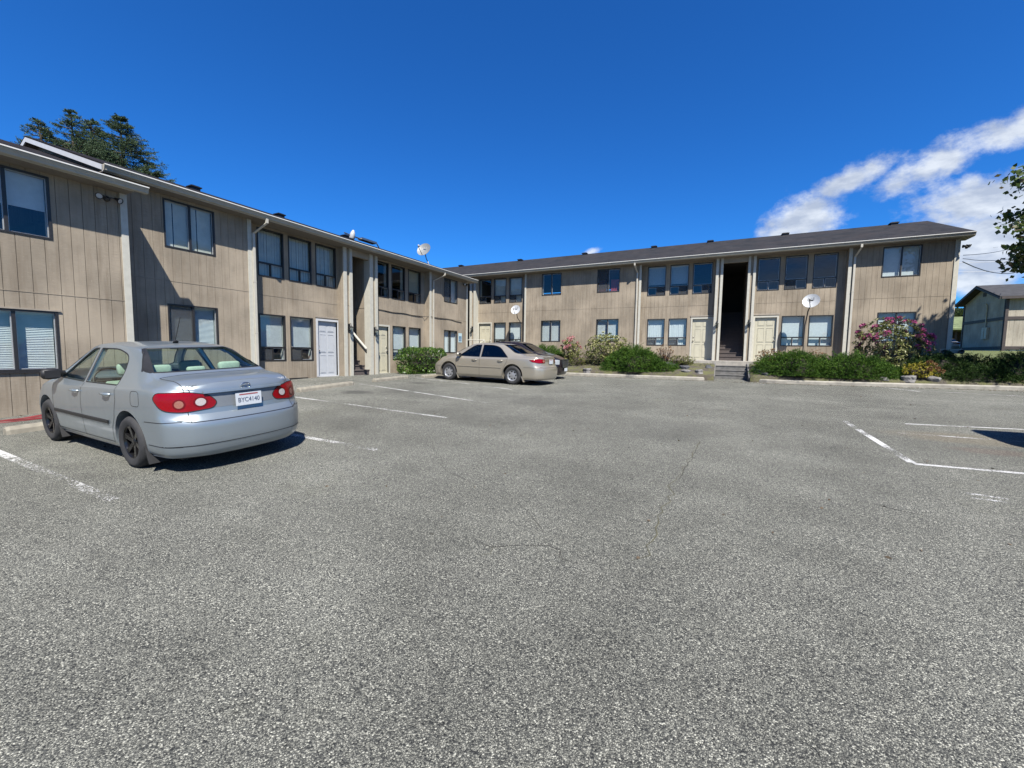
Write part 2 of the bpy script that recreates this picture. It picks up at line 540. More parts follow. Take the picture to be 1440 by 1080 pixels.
        gl = MB(); gl.box(W, mx - .065, mx - .052, *sorted((yb + sd * .055, yb + sd * .205)), mz - .015, mz + .085)
        gl.obj('mirror_glass', M['black'], mo, True)
        # mud flaps
        if q.get('flaps'):
            for ax in q['axles']:
                fl = MB(); x = ax - q['arch'] - .0; yo = .84 * sd * q['wb'][2][1] / .85; yi = yo - sd * .2
                fl.add([(x + .05, yi, .30), (x + .05, yo, .30), (x - .04, yo, .11), (x - .04, yi, .11), (x + .035, yi, .30), (x + .035, yo - sd * .003, .30), (x - .055, yo, .11), (x - .055, yi, .11)],
                       [(0, 1, 2, 3), (4, 5, 6, 7), (0, 1, 5, 4), (1, 2, 6, 5), (2, 3, 7, 6), (3, 0, 4, 7)])
                fl.obj('mud_flap', M['black'] if q['flaps'] == 'black' else M['paint'], root, True)
    # lamps
    for sd in (1, -1):
        t = c.panel(q['tail'], *diag(-1, sd), .004, .03).obj('tail_light', M['red'], root, True, recalc=False)
        c.line(q['tail'], *diag(-1, sd), .010, .003, closed=True, thick=.003).obj('lamp_seal', M['gap'], t, True)
        for (a, b, rr, mt) in q['tail_lens']: c.panel([(a + (rr + .017) * math.cos(k / 20 * 6.283), b + (rr + .017) * math.sin(k / 20 * 6.283)) for k in range(20)], *diag(-1, sd), .006, .02).obj('lamp_ring', M['dark_red'], t, True, recalc=False)
        for (a, b, rr, mt) in q['tail_lens']:
            c.panel([(a + rr * math.cos(k / 20 * 6.283) * 1.0, b + rr * math.sin(k / 20 * 6.283)) for k in range(20)], *diag(-1, sd), .008, .02).obj('lamp_lens', M[mt], t, True, recalc=False)
        c.panel(q['head'], *diag(1, sd), .004, .03).obj('headlight', M['lamp'], root, True, recalc=False)
    if 'reflector' in q:
        for sd in (1, -1): c.panel([(p[0], p[1]) for p in q['reflector']], *diag(1, sd), .006, .02).obj('turn_signal', M['amber'], root, True, recalc=False)
    # wheels
    for ax in q['axles']:
        for sd in (1, -1):
            cy = sd * (q['track'] / 2); wr = q['wr']; w = .1
            wr_o = bpy.data.objects.new('wheel', None); COL.objects.link(wr_o); wr_o.parent = root; wr_o.location = (ax, cy, wr)
            ty = MB(); rr = q['rim_r']
            ty.lathe([(rr - .01, -.09), (rr + .012, -w), (rr + .05, -w - .006), (wr - .035, -w - .004), (wr - .012, -w + .02), (wr, -w + .045), (wr, w - .045), (wr - .012, w - .02), (wr - .035, w + .004), (rr + .05, w + .006), (rr + .012, w), (rr - .01, .09)], (0, 0, 0), (0, sd, 0), 48)
            for k in range(1, 4):
                pass
            ty.obj('tyre', M['tyre'], wr_o, True)
            rm = MB()
            rm.lathe([(rr, .095), (rr - .012, .085), (rr - .02, .06), (rr - .025, -.08), (rr, -.09)], (0, 0, 0), (0, sd, 0), 48)
            rm.lathe([(0, -.03), (rr - .02, -.03)], (0, 0, 0), (0, sd, 0), 40, 1)
            if q['wheel'] == 'alloy':
                ns = 6
                for k in range(ns):
                    a = 2 * math.pi * k / ns + .3
                    ca, sa = math.cos(a), math.sin(a)
                    def pt(r_, s_, h_): return (r_ * ca - s_ * sa, sd * h_, r_ * sa + s_ * ca)
                    for side in (1,):
                        V = []
                        for r_, hw, h1, h0 in ((.035, .030, .062, .02), (.09, .026, .068, .03), (.15, .030, .074, .045), (rr - .012, .042, .082, .06)):
                            V += [pt(r_, -hw, h0), pt(r_, -hw * .85, h1), pt(r_, hw * .85, h1), pt(r_, hw, h0)]
                        F = []
                        for i in range(3):
                            for j in range(4): F.append((i * 4 + j, i * 4 + (j + 1) % 4, (i + 1) * 4 + (j + 1) % 4, (i + 1) * 4 + j))
                        rm.add(V, F, 0)
                rm.lathe([(0, .07), (.03, .07), (.055, .062), (.065, .03)], (0, 0, 0), (0, sd, 0), 24)
            else:
                # domed wheel cover with seven openings
                ns, seg = 7, 12
                N = ns * seg
                rad = [0, .03, .06, .09, .105, .15, .16, rr - .012, rr]
                hh = [.078, .078, .074, .070, .069, .064, .064, .072, .094]
                V = []; F = []
                for r_, h_ in zip(rad, hh):
                    for k in range(N):
                        a = 2 * math.pi * k / N; V.append((r_ * math.cos(a), sd * h_, r_ * math.sin(a)))
                for i in range(len(rad) - 1):
                    for k in range(N):
                        if i == 4 and 3 <= k % seg < 9: continue
                        F.append((i * N + k, i * N + (k + 1) % N, (i + 1) * N + (k + 1) % N, (i + 1) * N + k))
                rm.add(V, F, 0, True)
            rm.obj('rim', [M['rim'], M['black']], wr_o, True)
    # plates
    def plate(x, z, sgn, txt, wd=.305, hg=.152):
        p = MB(); p.box(W, *sorted((x, x + sgn * .006)), -wd / 2, wd / 2, z - hg / 2, z + hg / 2)
        po = p.obj('license_plate', M['plate'], root, True)
        b = MB()
        b.box(W, *sorted((x + sgn * .0065, x + sgn * .0072)), -wd * .36, wd * .36, z + hg * .32, z + hg * .42)
        b.obj('plate_band', M['plate_red'], po, True)
        if txt: text(txt, .078, (x + sgn * .0075, 0, z - .035), 'x-' if sgn < 0 else 'x+', M['plate_ink'], po, 'plate_text', sx=.86)
    if 'plate' in q: 
        x, z, tx = q['plate']; plate(x, z, -1, tx)
    if 'extra' in q: q['extra'](c, root, M, q)
    # seats
    def seat(x, y, w, zb=.30, zc=.5, hr=True, zh=.93):
        s_ = MB()
        def rb(x0, x1, y0, y1, z0, z1, r=.04): 
            for (a, b2, c2, d2, e2, f2) in ((x0, x1, y0 + r, y1 - r, z0, z1 - r), (x0 + r * .4, x1 - r * .4, y0, y1, z0, z1 - 2 * r), (x0 + r * .3, x1 - r * .3, y0 + r, y1 - r, z1 - r, z1)): s_.box(W, a, b2, c2, d2, e2, f2)
        rb(x - .02, x + .48, y - w / 2, y + w / 2, zb, zc)
        # leaning back rest
        a = MB()
        V = []
        for t, hw, th in ((0, 1, .14), (.3, 1, .13), (.5, .95, .11), (.58, .8, .06)):
            xx = x - .02 - t * .35; zz = zc - .05 + t * 1.0 * (zh - zc + .0) / .58
            V += [(xx, y - w / 2 * hw, zz), (xx, y + w / 2 * hw, zz), (xx - th, y + w / 2 * hw, zz), (xx - th, y - w / 2 * hw, zz)]
        F = [(i * 4 + j, i * 4 + (j + 1) % 4, i * 4 + 4 + (j + 1) % 4, i * 4 + 4 + j) for i in range(3) for j in range(4)] + [(12, 13, 14, 15), (3, 2, 1, 0)]
        s_.add(V, F, 0)
        so = s_.obj('seat', M['seat'], root, True)
        return so
    def headrest(so, x, y, z, w=.26, h=.17, d=.09):
        a = MB(); V = []; n = 14
        for t, k in ((-.5, .80), (-.42, .97), (-.2, 1), (.2, 1), (.42, .95), (.5, .7)):
            for j in range(n):
                an = 2 * math.pi * j / n; cx = math.copysign(abs(math.cos(an))**.6, math.cos(an)); cz = math.copysign(abs(math.sin(an))**.6, math.sin(an))
                V.append((x + cx * d / 2 * k, y + t * w, z + cz * h / 2 * k))
        a.add(V, [(i * n + j, i * n + (j + 1) % n, (i + 1) * n + (j + 1) % n, (i + 1) * n + j) for i in range(5) for j in range(n)] + [tuple(range(n))[::-1], tuple(range(5 * n, 6 * n))], 0, True)
        for yy in (-.06, .06): a.tube([(x, y + yy, z - h / 2 + .01), (x, y + yy, z - h / 2 - .08)], .008, 6)
        a.obj('headrest', M['seat'], so, True)
    sx = q['seats']
    for y in (.36, -.36):
        so = seat(sx[0], y, .5, zh=sx[2]); headrest(so, sx[0] - .38, y, sx[2] + .11)
    so = seat(sx[1], 0, 1.25, zh=sx[3])
    for y, w in ((.42, .27), (0, .2), (-.42, .27)): headrest(so, sx[1] - .37, y, sx[3] + .075 - (.02 if y == 0 else 0), w, .15 if y else .10)
    dash = MB(); dash.box(W, q['cav'][6] - .12, q['cav'][1] - .02, -.66, .66, .6, q['cav'][5] - .02); dash.obj('dashboard', M['black'], root, True)
    sw = MB(); cx, cy2, cz = q['cav'][6] - .28, .36, .90
    sw.tube([(cx + math.sin(t) * .06, cy2 + .185 * math.cos(t), cz + .17 * math.sin(t)) for t in np.linspace(0, 2 * math.pi, 25)], .014, 6)
    sw.tube([(cx, cy2 - .18, cz), (cx + .02, cy2 + .18, cz)], .012, 6)
    sw.obj('steering_wheel', M['black'], root, True)
    return root

def text(s, size, loc, axis, mat, parent, name, sx=1.0, ext=.0006, local=True, bold=0.0):
    cu = bpy.data.curves.new('t', 'FONT'); cu.body = s; cu.size = size; cu.extrude = ext; cu.align_x = 'CENTER'; cu.offset = bold
    o = bpy.data.objects.new('t', cu); COL.objects.link(o); bpy.context.view_layer.update()
    me = bpy.data.meshes.new_from_object(o.evaluated_get(bpy.context.evaluated_depsgraph_get()))
    bpy.data.objects.remove(o); bpy.data.curves.remove(cu)
    # reading direction: axis 'x-' seen from -x side (text right = -y ... ), 'x+' seen from +x, 'y-' seen from -y
    B = {'x-': ((0, -1, 0), (0, 0, 1)), 'x+': ((0, 1, 0), (0, 0, 1)), 'y-': ((1, 0, 0), (0, 0, 1))}[axis]
    r, u = Vector(B[0]) * sx, Vector(B[1]); n = r.cross(u).normalized()
    mt = Matrix(((r.x, u.x, n.x, loc[0]), (r.y, u.y, n.y, loc[1]), (r.z, u.z, n.z, loc[2]), (0, 0, 0, 1)))
    me.transform(mt)
    me.materials.clear()
    return link_mesh(me, name, mat, parent, local)
def car_mats(pfx, col, seat, rim, **k):
    M = dict(SHARED)
    M['paint'] = paint(pfx + ' paint', col, k.get('metal', .55), k.get('rough', .32))
    M['seat'] = simple(pfx + ' seat cloth', seat, .9, .1, 30)
    M['cabin'] = simple(pfx + ' cabin trim', tuple(c * .8 for c in seat), .8, .1, 20)
    M['rim'] = rim
    M['mirror'] = k.get('mirror', M['paint']); M['handle'] = k.get('handle', M['paint']); M['mould'] = k.get('mould', M['paint'])
    return M
SHARED = {}
SHARED['black'] = simple('black car plastic', (.012, .012, .013), .55, .2, 20, .05)
SHARED['gap'] = simple('panel gap black', (.006, .006, .007), .9, .1, 20, 0)
SHARED['tyre'] = simple('tyre rubber', (.028, .028, .03), .8, .25, 12, .2)
SHARED['chrome'] = simple('chrome', (.75, .76, .78), .08, .03, 10, 0, 1.0)
SHARED['glass'] = glass('car window glass', (.82, .92, .87), 1.2)
SHARED['glass_dark'] = glass('dark car window glass', (.10, .13, .14), 1.7)
def lens(name, col, em=None, rough=.12):
    col = tuple(c * .85 for c in col)
    m = NT(name); v = m.coord((60, 60, 60)); vo = m.node('ShaderNodeTexVoronoi'); m.link(v, vo.inputs['Vector'])
    m.set(Base_Color=m.mix(m.math('MULTIPLY', vo.outputs['Distance'], .9), tuple(min(1, c * 1.3) for c in col), tuple(c * .45 for c in col)), Roughness=rough, Specular_IOR_Level=.25, Coat_Weight=.25, Coat_Roughness=.03)
    m.bump(vo.outputs['Distance'], .25, .002)
    return m.mat
SHARED['red'] = lens('red lamp plastic', (.21, .0, .003))
SHARED['dark_red'] = lens('dark red lamp ring', (.12, .001, .003))
SHARED['clear'] = lens('clear lamp lens', (.40, .36, .35))
SHARED['amberish'] = lens('smoky lamp lens', (.26, .11, .08))
SHARED['amber'] = lens('amber lamp plastic', (.7, .25, .05))
SHARED['lamp'] = lens('headlight lens', (.26, .28, .29))
SHARED['plate'] = simple('plate white', (.66, .70, .74), .45, .06, 40, 0)
SHARED['plate_red'] = simple('plate red band', (.4, .1, .1), .45, .06, 40, 0)
SHARED['plate_ink'] = simple('plate dark blue ink', (.03, .05, .12), .5, .06, 40, 0)
SHARED['grille'] = simple('bright grille bars', (.5, .5, .5), .25, .1, 20, 0, .9)
RIM_BLACK = simple('gloss black wheel', (.012, .012, .013), .18, .1, 10, 0, .2)
RIM_SILVER = simple('silver wheel cover', (.5, .51, .53), .35, .08, 10, 0, .6)

def corolla_extra(c, root, M, q):
    # flat darker skin painting the plate recess's shade, and bright bar above it
    c.panel(roundpoly([(-.44, .735, .1), (.44, .735, .1), (.44, .90, .02), (-.44, .90, .02)], .05), *REAR, .0015, .04).obj('plate_recess_shade', M['recess'], root, True)
    b = c.line([(-.45, .915), (.45, .915)], *REAR, .034, .002, thick=.028)
    b.obj('trunk_bar', M['paint'], root, True)
    # oval emblem of three rings
    h, n = c.cast(REAR[0](0, .955), REAR[1])
    e = MB()
    def ring(a, b2, dz, r):
        e.tube([(h.x - .012 + (0.955 - (.955 + dz + b2 * math.sin(t))) * .12, a * math.cos(t), .955 + dz + b2 * math.sin(t)) for t in np.linspace(0, 2 * math.pi, 33)], r, 6)
    ring(.056, .038, 0, .005); ring(.022, .036, 0, .004); ring(.043, .014, .014, .004)
    e.obj('emblem', M['chrome'], root, True)
    hx, _ = c.cast(REAR[0](.50, 1.0), REAR[1])
    text('COROLLA', .034, (hx.x - .004, .50, .985), 'x-', M['chrome'], root, 'badge', 1.25, .001)
    hx, _ = c.cast(REAR[0](-.50, 1.0), REAR[1])
    text('NOYNEL L', .036, (hx.x - .004, -.50, .985), 'x-', M['white'], root, 'badge', 1.2, .001)
    # fuel door, lower seam of the bumper, tail pipe
    c.line(roundpoly([(-1.62, .76), (-1.43, .76), (-1.42, .93), (-1.60, .93)], .05), *SIDE[1], .006, .0014, closed=True).obj('fuel_door', M['gap'], root, True)
    a = MB(); a.tube([(-.62, .0, 1.462), (-.60, .0, 1.49)], [.035, .015], 10); a.tube([(-.61, .0, 1.485), (-.80, .0, 1.80)], [.006, .003], 6)
    a.obj('antenna', M['black'], root, True)
    t = MB(); t.tube([(-2.2, -.48, .24), (-1.9, -.48, .25)], .028, 10); t.obj('tailpipe', M['black'], root, True)
    s = MB(); c.panel(roundpoly([(-.10, 1.135), (.10, 1.135), (.09, 1.155), (-.09, 1.155)], .008), *REAR, -.06, .03, s)
    s.obj('brake_light', M['red'], root, True)

def camry_extra(c, root, M, q):
    hx, _ = c.cast(REAR[0](0, .93), REAR[1])
    c.panel([(-.40, .80), (.40, .80), (.40, .93), (-.40, .93)], *REAR, .002, .05).obj('plate_recess_shade', M['gold_dark'], root, True)  # no hollow here, the darker gold carries the recess's shade
    c.line([(-.45, .945), (.45, .945)], *REAR, .03, .002, thick=.02).obj('trunk_bar', M['paint'], root, True)

def dark_extra(c, root, M, q):
    hx, _ = c.cast(FRONT[0](0, .62), FRONT[1])
    g = MB(); g.box(W, hx.x - .06, hx.x + .03, -.27, .27, .50, .80)
    go = g.obj('grille', M['gap'], root, True)
    b = MB()
    for k in range(13): y = -.255 + k * .0425; b.box(W, hx.x + .031, hx.x + .045, y - .008, y + .008, .515, .785)
    for z in (.505, .795): b.box(W, hx.x + .03, hx.x + .05, -.28, .28, z - .018, z + .018)
    for y in (-.275, .275): b.box(W, hx.x + .03, hx.x + .052, y - .018, y + .018, .50, .80)
    b.obj('grille_bar', M['grille'], go, True)
    p = MB(); p.box(W, hx.x + .06, hx.x + .066, -.152, .152, .33, .46); p.obj('license_plate', M['plate'], root, True)
    for sd in (1, -1):
        hf, _ = c.cast(diag(1, sd)[0](-1.02, .40), diag(1, sd)[1])
        f = MB(); f.lathe([(0, .02), (.05, .015), (.06, 0)], hf - Vector(diag(1, sd)[1]) * .004, -Vector(diag(1, sd)[1]), 16); f.obj('fog_light', M['clear'], root, True)

COROLLA = dict(name='silver_sedan', x0=-2.32, x1=2.2, z0=.19, wr=.312, arch=.375, axles=(-1.30, 1.30), track=1.48, rim_r=.205, bow=(.17, .28),
    zt=[(-2.32, 1.02), (-2.1, 1.068), (-1.72, 1.085), (-1.60, 1.105), (-.98, 1.405), (-.78, 1.44), (-.25, 1.475), (.15, 1.468), (.42, 1.425), (1.22, 1.03), (1.34, .99), (1.85, .87), (2.05, .79), (2.2, .68)],
    zb=[(-2.32, .90), (-2.0, .965), (-1.6, .975), (-1, .955), (0, .925), (1.2, .905), (1.8, .79), (2.2, .60)],
    wb=[(-2.32, .775), (-2.1, .815), (-1.5, .845), (0, .85), (1.4, .845), (1.9, .82), (2.2, .74)],
    wt=[(-2.32, .66), (-1.9, .68), (-1.65, .68), (-1.0, .535), (-.5, .555), (0, .56), (.42, .54), (1.25, .68), (1.6, .68), (2.2, .58)],
    ze=[(-2.32, .045), (-1.7, .05), (-1.2, .045), (-.9, .05), (.4, .05), (1.3, .04), (2.2, .05)],
    rear=[(.15, .10), (.24, .03), (.36, 0), (.56, 0), (.625, .02), (.66, .075), (.72, .085), (.90, .10), (.96, .11), (1.02, .14), (1.09, .22)],
    front=[(.15, .12), (.28, .02), (.45, 0), (.56, .02), (.64, .09), (.8, .25)],
    side_windows=[roundpoly([(.93, .965, .03), (.62, 1.20, .3), (.30, 1.375, .1), (.065, 1.385, .02), (.02, .955, .02)], .05),
                  roundpoly([(-.045, .955, .02), (-.02, 1.385, .02), (-.50, 1.385, .12), (-.83, 1.31, .2), (-.965, 1.10, .2), (-.985, .965, .03)], .05)],
    rear_window=roundpoly([(-.66, 1.125), (.66, 1.125), (.495, 1.395), (-.495, 1.395)], .05), rw_x=(-1.75, -.80),
    frit=[[(.61, 1.13), (.66, 1.13), (.495, 1.39), (.46, 1.39)], [(-.66, 1.13), (-.61, 1.13), (-.46, 1.39), (-.495, 1.39)]],
    windscreen=roundpoly([(-.66, 1.05), (.66, 1.05), (.50, 1.39), (-.50, 1.39)], .05), ws_x=(.3, 1.5),
    cav=(-1.58, 1.12, .42, 1.0, -1.05, .93, .80),
    side_seams=[[(.96, .96), (1.0, .8), (1.0, .42), (.93, .27), (.75, .225)], [(-.005, .945), (-.005, .245)], [(-1.0, .95), (-1.03, .80), (-.97, .58), (-.88, .44), (-.86, .25)], [(1.0, .265), (-.86, .265)],
                [(-1.70, .60), (-2.16, .612)], [(-1.72, .335), (-2.16, .33)], [(1.72, .5), (2.0, .56)]],
    rear_seams=[[(-.70, .63), (-.60, .60), (.60, .60), (.70, .63)], [(.565, .955), (.56, .94), (.60, .80), (.60, .60)], [(-.565, .955), (-.56, .94), (-.60, .80), (-.60, .60)], [(-.8, .335), (.8, .335)]],
    front_seams=[[(-.62, .62), (.62, .62)]], top_seams=[[(-1.66, .63), (-2.14, .60)], [(-1.66, -.63), (-2.14, -.60)], [(1.3, .70), (2.0, .60)], [(1.3, -.70), (2.0, -.60)], [(-1.645, -.63), (-1.645, .63)]],
    mouldings=[[(.97, .505), (-.80, .505)]], mould_w=.05, handles=[(.16, .835), (-.80, .855)], mirror=(.83, .985), flaps='black',
    tail=roundpoly([(-1.335, .80, .06), (-1.30, .735, .08), (-1.05, .705, .1), (-.86, .735, .1), (-.76, .87, .05), (-.80, .93, .05), (-1.10, .935, .15), (-1.27, .89, .12)], .06),
    tail_lens=[(-1.20, .815, .043, 'clear'), (-1.02, .80, .042, 'amberish')],
    head=roundpoly([(-1.30, .58), (-1.34, .66), (-1.05, .78), (-.80, .80), (-.92, .62)], .05),
    plate=(-2.268, .80, 'BYC4140'), wheel='alloy', seats=(.25, -.72, .98, 1.04), extra=corolla_extra)

CAMRY = dict(COROLLA, name='gold_sedan', x0=-2.45, x1=2.33, z0=.18, wr=.318, arch=.385, axles=(-1.335, 1.335), track=1.54, rim_r=.20, bow=(.14, .24),
    zt=[(-2.45, .97), (-2.2, 1.0), (-1.75, 1.015), (-1.60, 1.04), (-.85, 1.37), (-.65, 1.395), (-.1, 1.42), (.25, 1.41), (.5, 1.37), (1.3, .985), (1.42, .955), (1.95, .86), (2.2, .78), (2.33, .68)],
    zb=[(-2.45, .86), (-2.0, .915), (-1.6, .92), (-1, .90), (0, .88), (1.2, .865), (1.8, .78), (2.33, .60)],
    wb=[(-2.45, .80), (-2.2, .85), (-1.5, .88), (0, .89), (1.4, .885), (1.95, .86), (2.33, .77)],
    wt=[(-2.45, .70), (-2.0, .72), (-1.7, .72), (-.85, .55), (-.5, .565), (0, .57), (.5, .55), (1.3, .70), (1.7, .70), (2.33, .60)],
    ze=[(-2.45, .045), (-1.7, .05), (-.9, .05), (.4, .05), (1.3, .04), (2.33, .05)],
    rear=[(.15, .08), (.24, .02), (.36, 0), (.54, 0), (.60, .02), (.66, .08), (.90, .11), (.97, .14), (1.02, .2)],
    side_windows=[roundpoly([(.93, .915, .03), (.60, 1.16, .3), (.33, 1.325, .1), (.065, 1.335, .02), (.02, .905, .02)], .05),
                  roundpoly([(-.045, .905, .02), (-.02, 1.335, .02), (-.42, 1.33, .12), (-.70, 1.27, .15), (-1.12, .925, .05), (-1.12, .915, .02)], .03)],
    rear_window=roundpoly([(-.68, 1.055), (.68, 1.055), (.51, 1.355), (-.51, 1.355)], .05), rw_x=(-1.75, -.65), frit=None,
    windscreen=roundpoly([(-.68, 1.005), (.68, 1.005), (.51, 1.34), (-.51, 1.34)], .05), ws_x=(.35, 1.6),
    cav=(-1.5, 1.2, .42, .95, -1.05, .89, .9),
    side_seams=[[(.98, .92), (1.02, .8), (1.02, .42), (.95, .27)], [(-.01, .895), (-.01, .245)], [(-1.13, .90), (-1.10, .75), (-.96, .5), (-.92, .25)], [(1.0, .26), (-.92, .26)], [(-1.75, .60), (-2.4, .60)]],
    rear_seams=[[(-.70, .63), (-.60, .60), (.60, .60), (.70, .63)]], front_seams=[[(-.62, .62), (.62, .62)]],
    top_seams=[[(-1.7, .66), (-2.25, .64)], [(-1.7, -.66), (-2.25, -.64)]],
    mouldings=[[(1.9, .545), (1.72, .56)], [(.95, .56), (-.90, .56)]], mould_w=.035, handles=[(.2, .80), (-.86, .80)], mirror=(.86, .935), flaps='paint',
    tail=roundpoly([(-1.36, .76), (-1.36, .88), (-1.1, .895), (-.78, .85), (-.86, .79), (-1.1, .75)], .03),
    tail_lens=[(-1.30, .82, .045, 'amberish')],
    head=roundpoly([(-1.36, .60), (-1.38, .70), (-1.10, .76), (-.86, .77), (-.98, .62)], .04),
    reflector=[(-1.0, .62), (-1.02, .73), (-.84, .76), (-.88, .64)],
    plate=(-2.385, .80, ''), wheel='cover', seats=(.28, -.68, .90, .90), extra=camry_extra)

DARK = dict(CAMRY, name='dark_sedan', x0=-2.5, x1=2.42, wr=.325,
    zt=[(-2.5, .98), (-2.2, 1.03), (-1.8, 1.05), (-1.62, 1.08), (-.9, 1.45), (-.6, 1.50), (-.1, 1.525), (.35, 1.515), (.62, 1.47), (1.35, 1.09), (1.5, 1.05), (2.0, .96), (2.3, .88), (2.42, .80)],
    zb=[(-2.5, .88), (-2.0, .93), (-1.6, .94), (-1, .93), (0, .91), (1.2, .90), (1.8, .86), (2.42, .76)],
    front=[(.15, .12), (.28, .02), (.45, 0), (.56, .0), (.64, .03), (.8, .06), (.9, .15)],
    side_windows=[roundpoly([(.93, .94, .03), (.60, 1.19, .3), (.33, 1.37, .1), (.065, 1.39, .02), (.02, .935, .02)], .05),
                  roundpoly([(-.045, .935, .02), (-.02, 1.39, .02), (-.42, 1.38, .12), (-.75, 1.30, .15), (-1.12, .955, .05), (-1.12, .945, .02)], .03)],
    windscreen=roundpoly([(-.68, 1.11), (.68, 1.11), (.51, 1.43), (-.51, 1.43)], .05), ws_x=(.4, 1.6),
    rear_window=roundpoly([(-.68, 1.10), (.68, 1.10), (.51, 1.39), (-.51, 1.39)], .05), rw_x=(-1.8, -.65),
    cav=(-1.5, 1.1, .42, .98, -1.05, .93, .9), mirror=(.86, .98), handles=[(.2, .83), (-.86, .83)],
    head=roundpoly([(-1.36, .60), (-1.40, .78), (-1.10, .80), (-.98, .78), (-1.05, .62)], .04), mouldings=[[(.95, .50), (-.90, .50)]],
    reflector=[(-1.04, .61), (-1.04, .77), (-.95, .79), (-.97, .66)], flaps=None, extra=dark_extra)
del DARK['plate']

SUV = dict(DARK, name='dark_estate_car', x0=-2.35, x1=2.35, wr=.345, arch=.41,
    zt=[(-2.35, 1.05), (-2.3, 1.25), (-2.15, 1.58), (-1.9, 1.67), (-1.0, 1.71), (.2, 1.71), (.55, 1.64), (1.3, 1.14), (1.45, 1.10), (2.0, 1.02), (2.25, .94), (2.35, .86)],
    zb=[(-2.35, .98), (-1.6, 1.0), (0, .98), (1.2, .97), (1.8, .93), (2.35, .80)],
    wt=[(-2.35, .66), (-2.0, .62), (-1.0, .62), (.5, .58), (1.3, .70), (2.35, .62)],
    side_windows=[roundpoly([(.95, 1.02, .03), (.62, 1.35, .3), (.38, 1.56, .1), (.065, 1.58, .02), (.02, 1.01, .02)], .05), roundpoly([(-.045, 1.01), (-.02, 1.58), (-.95, 1.57), (-1.0, 1.01)], .04), roundpoly([(-1.08, 1.01), (-1.05, 1.56), (-1.7, 1.52), (-1.9, 1.05)], .04)],
    rear_window=roundpoly([(-.60, 1.14), (.60, 1.14), (.52, 1.50), (-.52, 1.50)], .05), rw_x=(-2.6, -1.8),
    windscreen=roundpoly([(-.66, 1.19), (.66, 1.19), (.53, 1.60), (-.53, 1.60)], .05), ws_x=(.4, 1.6),
    cav=(-2.0, 1.1, .42, .95, -1.3, 1.0, .9), mirror=(.9, 1.05), handles=[(.2, .88), (-.8, .88)], seats=(.28, -.68, 1.02, 1.02),
    tail=roundpoly([(-1.30, .85), (-1.30, 1.0), (-1.1, 1.06), (-.95, 1.0), (-1.0, .85)], .03), tail_lens=[], mouldings=[[(.95, .55), (-.90, .55)]],
    side_seams=[[(.98, 1.0), (1.02, .8), (1.02, .42), (.95, .27)], [(-.01, 1.0), (-.01, .245)], [(-1.04, 1.0), (-1.08, .75), (-.96, .5)]], top_seams=[])
# ------------------------------------------------------------------ building materials
def siding_mat(name, col, dark=.72):
    m = NT(name); v = m.coord(); col = tuple(c * KALB for c in col)
    fine = m.noise(m.coord((1, 1, 11)), 6, 7, .7)          # rough-sawn grain
    big = m.noise(m.coord((1, 1, .35)), 1.4, 5, .6)         # weathering streaks down the boards
    spot = m.noise(v, 26, 3, .5)
    c = m.mix(m.ramp(big, [(.35, 0.), (.7, 1.)]), tuple(x * dark for x in col), tuple(min(1, x * 1.12) for x in col))
    c = m.mix(m.ramp(fine, [(.38, .0), (.70, .62)]), c, tuple(x * .60 for x in col))
    strk = m.noise(m.coord((7, 7, .5)), 1.6, 5, .6)
    c = m.mix(m.ramp(strk, [(.46, 0.), (.66, .75)]), c, tuple(x * f for x, f in zip(col, (.60, .57, .54))))
    c = m.mix(m.ramp(m.noise(v, .7, 4), [(.45, 0.), (.65, .55)]), c, tuple(x * 1.32 for x in col))
    c = m.mix(m.ramp(spot, [(.62, 0.), (.75, .35)]), c, tuple(x * 1.3 for x in col))
    c = m.mix(m.ramp(m.noise(v, 60, 2), [(.66, 0.), (.72, .4)]), c, (.07, .055, .045))
    m.set(Base_Color=c, Roughness=.85)
    m.bump(m.math('ADD', fine, m.math('MULTIPLY', spot, .4)), .35, .006)
    return m.mat
SIDING = siding_mat('taupe wood siding', (.385, .322, .240))
SIDING_PALE = siding_mat('pale wood siding', (.48, .43, .34), .85)
SHEATH = simple('siding groove board', (.19, .155, .12), .9, .2, 10, .1)
TRIM = simple('cream trim paint', (.58, .56, .48), .6, .07, 9, .12)
TRIM_W = simple('white trim paint', (.62, .63, .64), .5, .05, 9, .08)
TRIM_T = simple('taupe trim paint', (.36, .31, .25), .7, .12, 9, .12)
GUTTER = simple('gutter enamel', (.46, .42, .33), .5, .10, 5, .05)
GUTTER_LIT = simple('sunlit gutter lip', (.80, .79, .74), .45, .06, 5, .05)  # paler than the gutter: sunlight on the lip put into its colour
PIPE = simple('cream downpipe', (.58, .55, .47), .5, .06, 5, .05)
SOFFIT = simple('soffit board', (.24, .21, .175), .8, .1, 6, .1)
BRONZE = simple('dark bronze window frame', (.022, .020, .019), .45, .2, 20, .03)
ALU = simple('aluminium sash', (.62, .63, .63), .4, .08, 20, .03, .5)
REVEAL = simple('white window jamb', (.72, .72, .68), .6, .05, 20, .03)
DOOR_W = simple('white door paint', (.56, .585, .615), .4, .04, 5, .04)
DOOR_C = simple('cream door paint', (.60, .565, .43), .45, .05, 5, .04)
METAL = simple('brushed metal', (.45, .43, .40), .3, .1, 20, .03, .9)
IRON = simple('black lantern metal', (.02, .02, .02), .5, .2, 20, .1)
BLIND = simple('white blinds', (.84, .85, .86), .6, .06, 9, .02)
BLIND_G = simple('grey vertical blinds', (.80, .76, .66), .7, .10, 5, .02)
BLIND_B = simple('beige roller blind', (.52, .46, .34), .7, .08, 5, .02)
CURTAIN_R = simple('red curtain', (.35, .05, .06), .9, .2, 9, .1)
SCREEN = None
